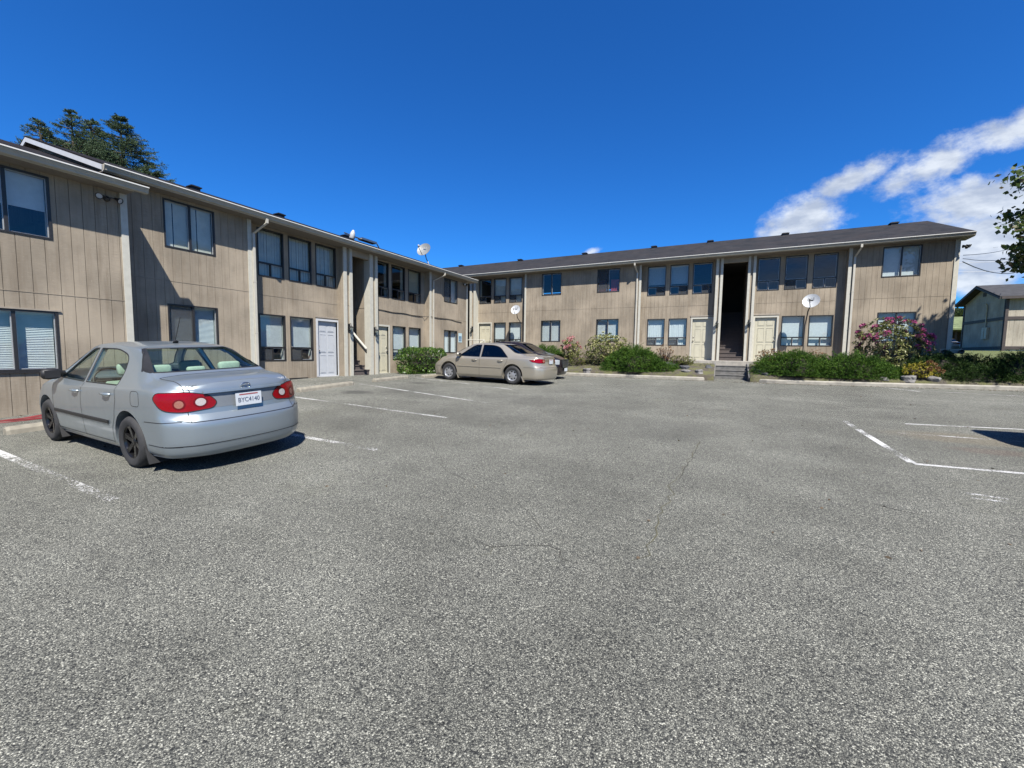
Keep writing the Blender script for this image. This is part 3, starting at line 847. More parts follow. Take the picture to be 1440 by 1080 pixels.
def screen_mat():
    m = NT('insect screen'); m.set(Base_Color=(.05, .055, .06), Roughness=.9)
    tr = m.node('ShaderNodeBsdfTransparent'); mx = m.node('ShaderNodeMixShader'); mx.inputs[0].default_value = .40
    m.link(tr.outputs[0], mx.inputs[1]); m.link(m.b.outputs[0], mx.inputs[2]); m.link(mx.outputs[0], m.out.inputs['Surface'])
    return m.mat
SCREEN = screen_mat()
PANE = glass('window pane', (.80, .86, .86), 1.6)
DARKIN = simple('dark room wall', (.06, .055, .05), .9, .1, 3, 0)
CARPET = simple('brown stair tread', (.105, .085, .078), .95, .25, 25, .3)
CONC = simple('weathered concrete', (.40, .37, .32), .9, .25, 5, .35)
CONC_D = simple('grey concrete steps', (.17, .165, .155), .9, .3, 6, .35)
KERB = simple('concrete kerb', (.36, .335, .28), .9, .28, 4, .4)
def shingles(name, swap, k1, k2):
    m = NT(name); tc = m.node('ShaderNodeTexCoord'); sp = m.node('ShaderNodeSeparateXYZ'); m.link(tc.outputs['Object'], sp.inputs[0])
    cb = m.node('ShaderNodeCombineXYZ')
    a, b = (1, 0) if swap else (0, 1)
    m.link(sp.outputs[a], cb.inputs[0]); m.link(sp.outputs[b], cb.inputs[1])
    br = m.node('ShaderNodeTexBrick'); m.link(cb.outputs[0], br.inputs['Vector'])
    br.inputs['Scale'].default_value = 1; br.inputs['Brick Width'].default_value = .30; br.inputs['Row Height'].default_value = .135
    br.inputs['Mortar Size'].default_value = .006; br.inputs['Color1'].default_value = (*k1, 1); br.inputs['Color2'].default_value = (*k2, 1); br.inputs['Mortar'].default_value = (.02, .02, .02, 1)
    n = m.noise(cb.outputs[0], 1.1, 5)
    c = m.mix(m.ramp(n, [(.4, 0.), (.75, .5)]), br.outputs['Color'], tuple(x * y for x, y in zip(k2, (1.5, 1.2, 1.05))))
    g = m.noise(cb.outputs[0], 90, 2)
    c = m.mix(m.ramp(g, [(.4, 0.), (.8, .4)]), c, tuple(x * 1.7 for x in k2))
    m.set(Base_Color=c, Roughness=1.0, Specular_IOR_Level=.04); m.bump(br.outputs['Fac'], -.5, .01)
    return m.mat
SH_X = shingles('grey asphalt shingles', False, (.013, .0145, .018), (.028, .029, .033)); SH_Y = shingles('dark asphalt shingles', True, (.008, .008, .010), (.016, .0155, .018))

def sub(rects, h):
    out = []
    for (a, b, c, d) in rects:
        if h[0] >= b or h[1] <= a or h[2] >= d or h[3] <= c: out.append((a, b, c, d)); continue
        if h[0] > a: out.append((a, h[0], c, d))
        if h[1] < b: out.append((h[1], b, c, d))
        A, B = max(a, h[0]), min(b, h[1])
        if h[2] > c: out.append((A, B, c, h[2]))
        if h[3] < d: out.append((A, B, h[3], d))
    return out

def siding(F, par, u0, u1, z0, z1, n, holes=(), pitch=.2, seam=2.70, mat=None, name='wall', th=.13, sheath=None, gap=.0032):
    mb = MB()
    cells = [(u0, u1, z0, z1)]
    for h in holes: cells = sub(cells, h)
    for (a, b, c, d) in cells: mb.box(F, a, b, n - th, n - .012, c, d, 1)
    k = math.floor(u0 / pitch)
    while k * pitch < u1:
        a, b = max(u0, k * pitch + gap), min(u1, (k + 1) * pitch - gap)
        k += 1
        if b - a < .01: continue
        cl = [(a, b, z0, seam - .008), (a, b, seam + .008, z1)] if seam and z0 < seam < z1 else [(a, b, z0, z1)]
        for h in holes: cl = [r for q in cl for r in sub([q], h)]
        for (p, q, c, d) in cl: mb.box(F, p, q, n - .02, n, c, d, 0)
    if seam and z0 < seam < z1:
        # metal flashing over the joint, left open where a hole crosses
        fl = [(u0, u1, seam - .006, seam + .010)]
        for h in holes: fl = sub(fl, h)
        for (a, b, c, d) in fl: mb.box(F, a, b, n - .011, n + .006, c, d, 0)
    return mb.obj(name, [mat or SIDING, sheath or SHEATH], par)

def wavy(F, u0, u1, n, z0, z1, amp=.02, wl=.12, mb=None):
    mb = mb or MB(); k = max(6, int((u1 - u0) / .02)); V = []
    for i in range(k + 1):
        u = u0 + (u1 - u0) * i / k; a = amp * math.sin(u / wl * 6.283)
        V += [F(u, n + a, z0), F(u, n + a, z1)]
    mb.add(V, [(2 * i, 2 * i + 2, 2 * i + 3, 2 * i + 1) for i in range(k)], 0, True)
    return mb

def window(F, par, u0, u1, z0, z1, n, kind='slider', blinds='slat', screen=0, fr=None, label=None, drop=1.0, sash=None, flip=False):
    """n is the wall face. kind slider / tall. blinds per pane"""
    fr = fr or BRONZE
    w = .035
    m = MB()
    for a, b, c, d in ((u0, u1, z0, z0 + w), (u0, u1, z1 - w, z1), (u0, u0 + w, z0 + w, z1 - w), (u1 - w, u1, z0 + w, z1 - w)):
        m.box(F, a, b, n - .10, n + .014, c, d, 0)
    zt = z0 + (z1 - z0) * .29
    um = (u0 + u1) / 2
    if kind == 'tall':
        m.box(F, u0 + w, u1 - w, n - .085, n - .012, zt - .024, zt + .024, 0)
        m.box(F, um - .02, um + .02, n - .08, n - .018, z0 + w, zt - .024, 0)
    else:
        m.box(F, um - .026, um + .026, n - .085, n - .012, z0 + w, z1 - w, 0)
    o = m.obj('window', fr, par)
    if label: o['label'] = label
    j = MB()                                      # white jambs inside
    for a, b, c, d in ((u0 + .001, u1 - .001, z0 - .0, z0 + .02), (u0 + .001, u1 - .001, z1 - .02, z1), (u0 + .001, u0 + .02, z0 + .02, z1 - .02), (u1 - .02, u1 - .001, z0 + .02, z1 - .02)):
        j.box(F, a, b, n - .26, n - .101, c, d)
    j.obj('window_jamb', REVEAL, o)
    s = MB(); t = .014                             # light inner sash bead
    panes = [(u0 + w, u1 - w, zt + .024, z1 - w), (u0 + w, um - .02, z0 + w, zt - .024), (um + .02, u1 - w, z0 + w, zt - .024)] if kind == 'tall' else [(u0 + w, um - .026, z0 + w, z1 - w), (um + .026, u1 - w, z0 + w, z1 - w)]
    for i, (a, b, c, d) in enumerate(panes):
        if sash is None and i != len(panes) - 1: continue
        for p, q, r_, v in ((a, b, c, c + t), (a, b, d - t, d), (a, a + t, c + t, d - t), (b - t, b, c + t, d - t)):
            s.box(F, p, q, n - .066, n - .042, r_, v)
    s.obj('sash', ALU, o)
    g = MB()
    for (a, b, c, d) in panes: g.add([F(a, n - .055, c), F(b, n - .055, c), F(b, n - .055, d), F(a, n - .055, d)], [(0, 1, 2, 3)])
    g.obj('window_pane', PANE, o, recalc=False)
    if screen:
        a, b, c, d = panes[screen - 1]; sc = MB(); sc.box(F, a, b, n - .034, n - .031, c, d); sc.obj('insect_screen', SCREEN, o)
    if blinds:
        nb = n - .15; zlow = z1 - w - (z1 - z0 - 2 * w) * drop
        b = MB()
        if blinds == 'slat':
            z = z1 - w - .05; b.box(F, u0 + w, u1 - w, nb - .02, nb + .02, z, z1 - w)
            a0 = u0 + w + .008; a1 = u1 - w - .008
            while z > zlow + .02:
                zz = z - .036; b.add([F(a0, nb - .010, zz + .034), F(a1, nb - .010, zz + .034), F(a1, nb + .012, zz), F(a0, nb + .012, zz)], [(0, 1, 2, 3)]); z -= .034
            b.box(F, a0, a1, nb - .014, nb + .014, max(zlow, z - .05), z - .01)
            b.obj('blind', BLIND, o)
        elif blinds in ('vert', 'vertw'):
            k = int((u1 - u0 - 2 * w) / .088)
            for i in range(k):
                a = u0 + w + .01 + i * .088 + random.uniform(-.004, .004); c = a + .100; tt = random.uniform(-.006, .006)
                b.add([F(a, nb + .012 + tt, z0 + .05), F(c, nb - .012 + tt, z0 + .05), F(c, nb - .012 + tt, z1 - w), F(a, nb + .012 + tt, z1 - w)], [(0, 1, 2, 3)])
            b.obj('blind', BLIND if blinds == 'vertw' else BLIND_G, o)
        elif blinds == 'panels':
            e = (.0, .19, .51, .68, 1.0)
            for i in range(4):
                a = u0 + w + (u1 - u0 - 2 * w) * e[i] + .012; c = u0 + w + (u1 - u0 - 2 * w) * e[i + 1] - .012
                b.box(F, a, c, nb + .03, nb + .04, z0 + .05, z1 - w)
            b.obj('blind', BLIND_G, o)
        elif blinds == 'sheet':
            b.box(F, u0 + w + .005, u1 - w - .005, nb - .008, nb, zlow, z1 - w); b.obj('blind', BLIND, o)
        elif blinds == 'beige':
            b.box(F, u0 + w + .005, u1 - w - .005, nb - .008, nb, zlow, z1 - w); b.obj('blind', BLIND_B, o)
        elif blinds == 'curtain':
            wavy(F, u0 + w, u0 + (u1 - u0) * .46, nb, z0 + .04, z1 - w, .018, .09, b); wavy(F, u0 + (u1 - u0) * .52, u1 - w, nb, z0 + .04, z1 - w, .018, .1, b); b.obj('curtain', BLIND, o)
        elif blinds == 'red':
            for a, c in ((.05, .40), (.60, .95)): wavy(F, u0 + (u1 - u0) * a, u0 + (u1 - u0) * c, nb, z0 + .04, z0 + (z1 - z0) * .55, .018, .09, b)
            b.obj('curtain', CURTAIN_R, o)
    return o

def door(F, par, u0, u1, z0, z1, n, mat, hinge=1, label=None, trim=None):
    m = MB(); nn = n - .07
    m.box(F, u0, u1, nn - .045, nn, z0, z1, 0)
    W_, H = u1 - u0, z1 - z0
    for (a, b) in ((.14, .46), (.54, .86)):
        for (c, d) in ((.05, .38), (.43, .76), (.81, .94)):
            A, B, C_, D = u0 + a * W_, u0 + b * W_, z0 + c * H, z0 + d * H
            e = .03
            P = [F(A, nn, C_), F(B, nn, C_), F(B, nn, D), F(A, nn, D)]
            # sunk moulding then raised field
            for p, q, r_, s_ in ((A, B, C_, C_ + .012), (A, B, D - .012, D), (A, A + .012, C_ + .012, D - .012), (B - .012, B, C_ + .012, D - .012)):
                m.box(F, p, q, nn + .0005, nn + .010, r_, s_, 0)
            m.box(F, A + e, B - e, nn + .0005, nn + .007, C_ + e, D - e, 0)
    o = m.obj('door', mat, par)
    if label: o['label'] = label
    t = MB(); w = .075; tm = trim or mat
    for a, b, c, d in ((u0 - w, u0, z0 - .02, z1 + w), (u1, u1 + w, z0 - .02, z1 + w), (u0, u1, z1, z1 + w)): t.box(F, a, b, n - .12, n + .022, c, d)
    t.box(F, u0, u1, n - .10, n + .03, z0 - .035, z0 - .003)
    t.obj('door_frame', tm, o)
    h = MB(); hu = u0 + .07 if hinge > 0 else u1 - .07
    h.lathe([(0, .062), (.022, .058), (.030, .045), (.024, .03), (.012, .025), (.012, .008), (.032, .006), (.032, 0)], F(hu, nn, z0 + .95), Vector(F(0, 1, 0)) - Vector(F(0, 0, 0)), 14)
    h.lathe([(0, .022), (.026, .020), (.030, 0)], F(hu, nn, z0 + 1.12), Vector(F(0, 1, 0)) - Vector(F(0, 0, 0)), 14)
    h.obj('door_handle', METAL, o)
    return o

def post(F, par, u0, u1, n0, n1, z0, z1, mat=None, name='corner_trim'):
    m = MB(); m.box(F, u0, u1, n0, n1, z0, z1); return m.obj(name, mat or TRIM, par)

def gutter(F, par, u0, u1, n=.42, z=4.87, ends=True):
    m = MB()
    m.ext([(0, 0), (.055, 0), (.075, .02), (.078, .045), (.105, .10), (.108, .125), (.12, .125), (.12, .135), (.10, .135), (.098, .108), (.068, .05), (.06, .014), (.008, .012), (.008, .13), (0, .13)],
          lambda p, q, t: F(t, n + p, z + q), u0, u1)
    if ends:
        for u in (u0, u1 - .006): m.ext([(0, 0), (.055, 0), (.075, .02), (.105, .10), (.12, .125), (.12, .135), (0, .135)], lambda p, q, t: F(t, n + p, z + q), u - .0005, u + .0065)
    o = m.obj('gutter', GUTTER, par)
    l = MB(); l.box(F, u0, u1, n + .1205, n + .128, z + .118, z + .140); l.box(F, u0, u1, n + .10, n + .1275, z + .1355, z + .141)
    l.obj('gutter_lip', GUTTER_LIT, o)
    return o

def downpipe(F, par, u, uo, ztop=4.88, zbot=.05, n=.0):
    m = MB(); w = .04
    m.box(F, u - .036, u + .036, n + .022, n + .022 + .055, zbot, ztop - .42)
    def rect(p0, p1):
        # sheared rectangular duct between two points (u,n,z)
        V = [F(p[0] + du, p[1] + dn, p[2]) for p in (p0, p1) for du, dn in ((-.036, -.027), (.036, -.027), (.036, .027), (-.036, .027))]
        m.add(V, [(0, 1, 5, 4), (1, 2, 6, 5), (2, 3, 7, 6), (3, 0, 4, 7), (0, 3, 2, 1), (4, 5, 6, 7)])
    rect((u, n + .0495, ztop - .42), (uo, .47, ztop - .12)); rect((uo, .47, ztop - .12), (uo, .475, ztop + .005))
    for z in (1.45, 3.0): m.box(F, u - .046, u + .046, n + .02, n + .082, z, z + .02)
    return m.obj('downpipe', PIPE, par)

def roof(F, par, u0, u1, mat, z=5.0, ov=.44, depth=4.0, back=8.0, slope=.367, rake=.27, rakemat=None, rake_ends=(1, 1), vents=()):
    zr = z + slope * (depth + ov); th = .035
    A, B = u0 - rake * rake_ends[0], u1 + rake * rake_ends[1]
    m = MB()
    prof = [(ov, z), (ov, z + th), (-depth, zr + th), (-back - ov, z + th), (-back - ov, z), (-depth, zr)]
    m.ext(prof, lambda p, q, t: F(t, p, q), A, B)
    o = m.obj('roof', mat, par)
    # fascia behind the gutter, soffit, rake boards, gable fill
    f = MB(); f.box(F, A, B, ov - .045, ov - .02, z - .14, z - .002); f.obj('fascia', rakemat or TRIM, o)
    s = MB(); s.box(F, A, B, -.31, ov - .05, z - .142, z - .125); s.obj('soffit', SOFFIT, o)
    for e, a in ((0, A), (1, B - .025)):
        if not rake_ends[e]: continue
        r = MB(); d = .12
        r.ext([(ov, z - d), (ov, z - .002), (-depth, zr - .002), (-back - ov, z - .002), (-back - ov, z - d), (-depth, zr - d)], lambda p, q, t: F(t, p, q), a, a + .025)
        r.obj('rake_board', rakemat or TRIM, o)
        rs = MB(); ua, ub = (a + .03, u0) if e == 0 else (u1, a - .003)
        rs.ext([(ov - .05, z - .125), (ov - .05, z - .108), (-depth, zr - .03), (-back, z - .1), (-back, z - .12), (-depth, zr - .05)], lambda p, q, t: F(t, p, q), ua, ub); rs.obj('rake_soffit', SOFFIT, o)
    for e, a in ((0, u0), (1, u1 - .12)):
        g = MB(); g.ext([(-.02, z - .13), (-.02, z - .02 + slope * .4), (-depth, zr - .06), (-back + .02, z - .02 + slope * .4), (-back + .02, z - .13)], lambda p, q, t: F(t, p, q), a, a + .12)
        g.obj('gable_wall', SIDING, par)
    for (u, n) in vents:
        zz = z + slope * (ov - n) + th if n > -depth else zr
        v = MB(); v.box(F, u - .13, u + .13, n - .13, n + .13, zz - .08, zz + .05); v.box(F, u - .17, u + .17, n - .17, n + .17, zz + .05, zz + .085); v.box(F, u - .12, u + .12, n - .12, n + .12, zz + .085, zz + .11)
        v.obj('roof_vent', SHARED['black'], o)
    return o

def shell(F, par, u0, u1, back=8.0, zf=-.02, top=4.86, base=-.6, ends=(1, 1), gaps=()):
    m = MB()
    m.box(F, u0, u1, -back, -back + .12, base, top, 0)
    m.obj('rear_wall', SIDING, par)
    for e, a, b in ((0, u0, u0 + .1), (1, u1 - .1, u1)):
        if ends[e]:
            w = MB(); w.box(F, a, b, -back + .121, -.16, base, top); w.obj('end_wall', SIDING, par)
    f = MB(); a = u0 + .1
    for (p, q) in list(gaps) + [(u1 - .1, None)]:
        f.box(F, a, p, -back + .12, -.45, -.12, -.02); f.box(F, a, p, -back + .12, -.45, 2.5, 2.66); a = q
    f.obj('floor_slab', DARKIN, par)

def stairwell(F, par, u0, u1, deep=5.2):
    for a, b in ((u0 - .12, u0), (u1, u1 + .12)):
        m = MB(); s0 = a if b == u0 else a
        # planked side walls facing the stairs
        inner = u0 if b == u0 else u1; sg = -1 if b == u0 else 1
        m.box(F, min(inner + sg * .02, inner + sg * .1), max(inner + sg * .02, inner + sg * .1), -deep, -.31, -.1, 4.79, 1)
        k = 0
        while k * .2 < deep - .2:
            for c, d in ((-.1, 2.69), (2.71, 4.79)):
                if k: m.box(F, min(inner, inner + sg * .019), max(inner, inner + sg * .019), -(k + 1) * .2 + .003 - .11, -k * .2 - .003 - .11, c, d, 0)
            k += 1
        m.obj('stairwell_wall', [SIDING, SHEATH], par)
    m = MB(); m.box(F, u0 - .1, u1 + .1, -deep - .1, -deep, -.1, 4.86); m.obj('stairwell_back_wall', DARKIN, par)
    s = MB(); rise, run = .187, .27
    for k in range(14):
        s.box(F, u0 + .002, u1 - .002, -.06 - (k + 1) * run - .02, -.06 - k * run, k * rise - .02 if k else -.1, (k + 1) * rise)
        s.box(F, u0 + .002, u1 - .002, -.06 - k * run, -.06 - k * run + .025, (k + 1) * rise - .035, (k + 1) * rise)
    s.box(F, u0 + .002, u1 - .002, -deep, -.06 - 14 * run - .021, 2.4, 14 * rise)
    s.obj('stairs', CARPET, par)
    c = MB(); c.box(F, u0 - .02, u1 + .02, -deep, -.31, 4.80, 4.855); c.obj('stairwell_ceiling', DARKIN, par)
    h = MB(); h.box(F, u0 + .001, u1 - .001, -.12, -.0, 4.62, 4.855); h.obj('header_board', SIDING, par)

def bay_walls(F, par, a, b, n, holes, z0=-.05, z1=4.86, pitch=.2):
    return siding(F, par, a, b, z0, z1, n, holes, pitch)

def footing(F, par, a, b, n, z0, mat=None):
    m = MB(); m.box(F, a, b, n - .2, n - .025, z0, -.052); m.obj('footing', mat or CONC, par)

def holes_of(ws): return [(w[0], w[1], w[2], w[3]) for w in ws]

TW = [(8.22, 9.10), (9.27, 10.15), (10.32, 11.20)]
# ------------------------------------------------------------------ left building, main block
def build_left():
    ZL = .55; F = frame((-12.9, 0, ZL), (0, 1, 0), (1, 0, 0))
    B = empty('apartment_building', (-12.9, 12.2, ZL - .3), 'long two storey taupe apartment building on the left with white posts around its stair opening', 'building')
    # first projecting bay
    w = [(5.64, 6.84, .95, 2.11), (5.64, 6.84, 3.56, 4.78)]
    bay_walls(F, B, 4.63, 7.84, 0, w)
    window(F, B, *w[0], 0, 'slider', 'slat', 1); window(F, B, *w[1], 0, 'slider', 'panels', sash=1)
    # recessed bay with white door
    n = -.3
    wl = [(8.21, 9.10, .58, 2.10), (9.27, 10.16, .58, 2.10)]; wu = [(a, b, 3.29, 4.79) for a, b in TW]
    dr = (10.36, 11.22, .0, 2.03)
    bay_walls(F, B, 7.84, 11.6, n, wl + wu + [(dr[0], dr[1], -.06, 2.03)])
    for i, x in enumerate(wl): window(F, B, *x, n, 'tall', 'slat', 2, drop=.72)
    for i, x in enumerate(wu): window(F, B, *x, n, 'tall', 'vert')
    door(F, B, *dr, n, DOOR_W, 1, 'white six panel front door beside the stair posts', TRIM_W)
    post(F, B, 10.26, 11.3, n, n + .03, 2.14, 2.19, TRIM_T, 'door_header')
    # stair opening
    for a, b, c, d in ((11.28, 11.43, 11.57, 11.70), (12.59, 12.76, 12.89, 13.02)):
        post(F, B, a, b, -.30, .03, -.05, 4.86); post(F, B, c, d, -.30, .03, -.05, 4.86)
        siding(F, B, b, c, -.05, 4.86, -.03, (), .2, 2.7)
    stairwell(F, B, 11.70, 12.59)
    # second recessed bay
    wl = [(14.22, 15.08, .58, 2.10), (15.30, 16.17, .58, 2.10)]; wu = [(13.17, 14.0, 3.29, 4.79), (14.18, 15.05, 3.29, 4.79), (15.28, 16.17, 3.29, 4.79)]
    dr = (13.14, 13.96, 0, 2.03)
    bay_walls(F, B, 12.7, 16.55, n, wl + wu + [(dr[0], dr[1], -.06, 2.03)])
    for x in wl: window(F, B, *x, n, 'tall', 'sheet')
    window(F, B, *wu[0], n, 'tall', None, fr=None); window(F, B, *wu[1], n, 'tall', None); window(F, B, *wu[2], n, 'tall', 'beige', drop=.7)
    door(F, B, *dr, n, DOOR_C, -1, 'cream six panel front door beside the hedge', TRIM)
    # far projecting bay
    w = [(17.67, 18.88, .92, 2.11), (17.67, 18.88, 3.56, 4.78)]
    bay_walls(F, B, 16.5, 19.9, 0, w)
    window(F, B, *w[0], 0, 'slider', 'curtain', label='ground floor window with pale curtains'); window(F, B, *w[1], 0, 'slider', 'sheet', 1, drop=.98)
    # corner trim, returns
    post(F, B, 7.74, 7.86, .0, .025, -.05, 4.86); post(F, B, 7.8405, 7.862, -.3, -.0005, -.05, 4.86, SIDING, 'return_wall')
    post(F, B, 16.48, 16.62, .0, .025, -.05, 4.86); post(F, B, 16.478, 16.499, -.3, -.0005, -.05, 4.86, SIDING, 'return_wall')
    post(F, B, 19.76, 19.90, .0, .025, -.05, 4.86)
    post(F, B, 11.26, 11.279, -.3, -.0005, -.05, 4.86, SIDING, 'return_wall'); 
    downpipe(F, B, 7.90, 8.06, n=-.0, zbot=.1); downpipe(F, B, 16.73, 17.1, n=0)
    roof(F, B, 4.63, 19.9, SH_Y, slope=.345, rakemat=TRIM_W, vents=((8.15, -3.6), (11.25, -3.6), (14.6, -3.6)))
    gutter(F, B, 4.36, 20.17)
    shell(F, B, 4.63, 19.9, ends=(1, 1), gaps=((11.55, 12.75),))
    footing(F, B, 4.63, 7.84, 0, -.7); footing(F, B, 7.85, 11.58, -.3, -.5); footing(F, B, 12.7, 16.48, -.3, -.4); footing(F, B, 16.5, 19.9, 0, -.5)
    v = MB(); v.box(F, 9.2, 9.9, -.322, -.27, -.10, -.02); v.obj('crawlspace_vent', SHARED['black'], B)
    # guard rail coming down from the left post
    r = empty('stair_handrail', F(11.9, .3, .2), 'cream topped handrail sloping out of the left stair opening', 'handrail')
    q = MB()
    def slope(n0, n1, z0, z1, u0, u1, h):
        V = [F(u, a, z + dz) for (a, z) in ((n0, z0), (n1, z1)) for u in (u0, u1) for dz in (0, h)]
        return V
    V = slope(-.1, .63, 1.66, 1.02, 11.74, 11.83, .04); fc = [(0, 1, 3, 2), (4, 6, 7, 5), (0, 4, 5, 1), (2, 3, 7, 6), (0, 2, 6, 4), (1, 5, 7, 3)]
    q.add(V, fc); q.obj('rail_cap', TRIM, r)
    q = MB(); q.add(slope(-.1, .63, 1.50, .86, 11.765, 11.805, .155), fc); q.obj('rail_board', IRON, r)
    # drooping cable stapled across the boards
    pts = []
    for k in range(46):
        u = 13.2 + k * .135; nn = (-.3 if u < 16.47 else 0) + .02
        nn = .035 if 16.44 < u < 16.8 else nn
        nn = nn if u < 16.4 or u > 16.47 else -.1
        pts.append(F(u, nn, 2.74 - .03 * math.sin(u * 2.1) ** 2 - (.05 * (u - 13.2) / 3 if u < 16 else .05) - max(0, u - 18.4) * .09))
    c = MB(); c.tube(pts, .013, 6); top(c.obj('cable', IRON), 'black cable sagging across the siding above the hedge', 'cable')
    return F, B

# ------------------------------------------------------------------ left building, near block
def build_near():
    F = frame((-12.2, 0, .09), (0, 1, 0), (1, 0, 0))
    B = empty('apartment_building', (-12.2, -1, -.1), 'nearest taupe building block behind the silver sedan, cut by the left frame edge', 'building')
    w = [(2.24, 3.43, .92, 2.12), (2.24, 3.43, 3.56, 4.79), (-1.6, -.4, .92, 2.12), (-1.6, -.4, 3.56, 4.79)]
    siding(F, B, -4.6, 4.63, -.0, 4.86, 0, w, .195, 2.47, gap=.0045)
    window(F, B, *w[0], 0, 'slider', 'slat', 0, label='ground floor window with white slatted blinds', sash=1)
    window(F, B, *w[1], 0, 'slider', 'sheet', drop=.55, sash=1)
    window(F, B, *w[2], 0, 'slider', 'slat'); window(F, B, *w[3], 0, 'slider', 'slat')
    s = MB(); s.box(F, 2.18, 3.48, -.005, .035, .88, .918); s.obj('window_sill', BRONZE, B)
    s = MB(); s.box(F, 2.2, 3.47, 0, .03, 2.122, 2.15); s.obj('window_header', TRIM_T, B)
    post(F, B, 4.52, 4.645, .0, .028, 0, 4.86)
    m = MB(); m.box(F, 4.632, 4.648, -8, -.0005, -.2, 4.86); m.obj('end_wall', SIDING, B)
    roof(F, B, -4.6, 4.63, SH_Y, slope=.335, rake_ends=(1, 0), rakemat=TRIM)
    gutter(F, B, -4.9, 4.86)
    shell(F, B, -4.6, 4.63, ends=(1, 0))
    footing(F, B, -4.6, 4.63, 0, -.4, SHARED['black'])
    return F, B

# ------------------------------------------------------------------ right building
def build_right():
    ZR = 1.31; F = frame((0, 22.5, ZR), (1, 0, 0), (0, -1, 0))
    B = empty('apartment_building', (-6, 22.5, ZR - .3), 'long two storey taupe apartment building facing the lot above the shrub beds', 'building')
    n = -.3; L_ = (.70, 2.08); P = (.89, 2.11); UP = (3.55, 4.78); UR = (3.28, 4.78)
    # far left part, mostly hidden by the other building
    bay_walls(F, B, -21, -15.4, 0, [])
    siding(F, B, -15.46, -15.40, -.05, 4.86, -.02)
    for a, b in ((-14.41, -14.26), (-14.12, -13.96)): post(F, B, a, b, -.30, .03, -.05, 4.86)
    siding(F, B, -14.26, -14.12, -.05, 4.86, -.03)
    stairwell(F, B, -15.4, -14.41)
    wl = [(-12.80, -11.96, .60, 2.08), (-11.74, -10.88, .60, 2.08)]; wu = [(-13.88, -13.02) + UR, (-12.82, -11.96) + UR, (-11.74, -10.88) + UR]
    d = (-13.89, -13.03, 0, 2.03)
    bay_walls(F, B, -13.96, -10.55, n, wl + wu + [(d[0], d[1], -.06, 2.03)])
    window(F, B, *wl[0], n, 'tall', 'sheet', drop=.75); window(F, B, *wl[1], n, 'tall', 'sheet')
    for x in wu: window(F, B, *x, n, 'tall', None if x is wu[0] else 'vert', 2, sash=1)
    door(F, B, *d, n, DOOR_C, -1, 'cream front door behind the parked gold sedan', TRIM)
    # long projecting bay
    w = [(-9.47, -8.27) + P, (-6.18, -4.97) + P, (-9.46, -8.27) + UP, (-6.20, -4.98) + UP]
    bay_walls(F, B, -10.55, -3.97, 0, w)
    window(F, B, *w[0], 0, 'slider', 'slat'); window(F, B, *w[1], 0, 'slider', 'slat')
    window(F, B, *w[2], 0, 'slider', None, sash=1); window(F, B, *w[3], 0, 'slider', 'red', 1, label='upstairs window with red curtains', sash=1)
    # recess with tall windows and door
    wl = [(-3.53, -2.66) + L_, (-2.47, -1.59) + L_]; wu = [(-3.59, -2.69) + UR, (-2.49, -1.61) + UR, (-1.42, -.53) + UR]
    d = (-1.34, -.46, 0, 2.03)
    bay_walls(F, B, -3.97, -.3, n, wl + wu + [(d[0], d[1], -.06, 2.03)])
    for x in wl: window(F, B, *x, n, 'tall', 'vertw', 2, sash=1, drop=1)
    for i, x in enumerate(wu): window(F, B, *x, n, 'tall', 'slat' if i < 2 else None, 3, drop=.62, sash=1)
    door(F, B, *d, n, DOOR_C, 1, 'cream front door left of the stair opening', TRIM)
    post(F, B, -1.44, -.36, n, n + .03, 2.14, 2.21, TRIM_T, 'door_header')
    for a, b, c, e in ((-.38, -.26, -.18, -.07), (.97, 1.07, 1.18, 1.29)):
        post(F, B, a, b, -.30, .03, -.05, 4.86); post(F, B, c, e, -.30, .03, -.05, 4.86)
        siding(F, B, b, c, -.05, 4.86, -.03)
    stairwell(F, B, -.07, .97)
    wl = [(2.45, 3.33) + L_, (3.49, 4.38) + L_]; wu = [(1.38, 2.27) + UR, (2.46, 3.32) + UR, (3.52, 4.40) + UR]
    d = (1.38, 2.26, 0, 2.03)
    bay_walls(F, B, 1.2, 4.78, n, wl + wu + [(d[0], d[1], -.06, 2.03)])
    for x in wl: window(F, B, *x, n, 'tall', 'sheet')
    for i, x in enumerate(wu): window(F, B, *x, n, 'tall', None, (0, 2, 0)[i], sash=1)
    door(F, B, *d, n, DOOR_C, -1, 'cream six panel front door right of the stair opening', TRIM)
    post(F, B, 1.30, 2.36, n, n + .03, 2.14, 2.21, TRIM_T, 'door_header')
    # end bay
    w = [(5.80, 7.03) + P, (5.82, 7.04) + UP]
    bay_walls(F, B, 4.72, 8.11, 0, w, pitch=.19)
    window(F, B, *w[0], 0, 'slider', 'sheet', sash=1); window(F, B, *w[1], 0, 'slider', 'sheet', drop=.99, sash=1)
    for a, b in ((-10.56, -10.46), (-3.97, -3.86), (4.70, 4.82), (8.0, 8.12)): post(F, B, a, b, 0, .025, -.05, 4.86)
    for a in (-10.569, -3.969, 4.701): 
        post(F, B, a, a + .018, -.3, -.0005, -.05, 4.86, SIDING, 'return_wall')
    m = MB(); m.box(F, 8.112, 8.128, -8, -.0005, -.6, 4.86); m.obj('end_wall', SIDING, B)
    post(F, B, 8.129, 8.15, -.10, .0, -.05, 4.86)
    downpipe(F, B, -4.06, -4.14, n=0); downpipe(F, B, 4.90, 5.0, n=0)
    rv = [(u, -3.75) for u in (-17.6, -12.7, -8.1, -3.84, -.81, 2.74, 7.1)]
    roof(F, B, -21, 8.11, SH_X, vents=rv)
    gutter(F, B, -21.2, 8.36)
    shell(F, B, -21, 8.11, ends=(1, 0), gaps=((-15.55, -14.25), (-.2, 1.1)))
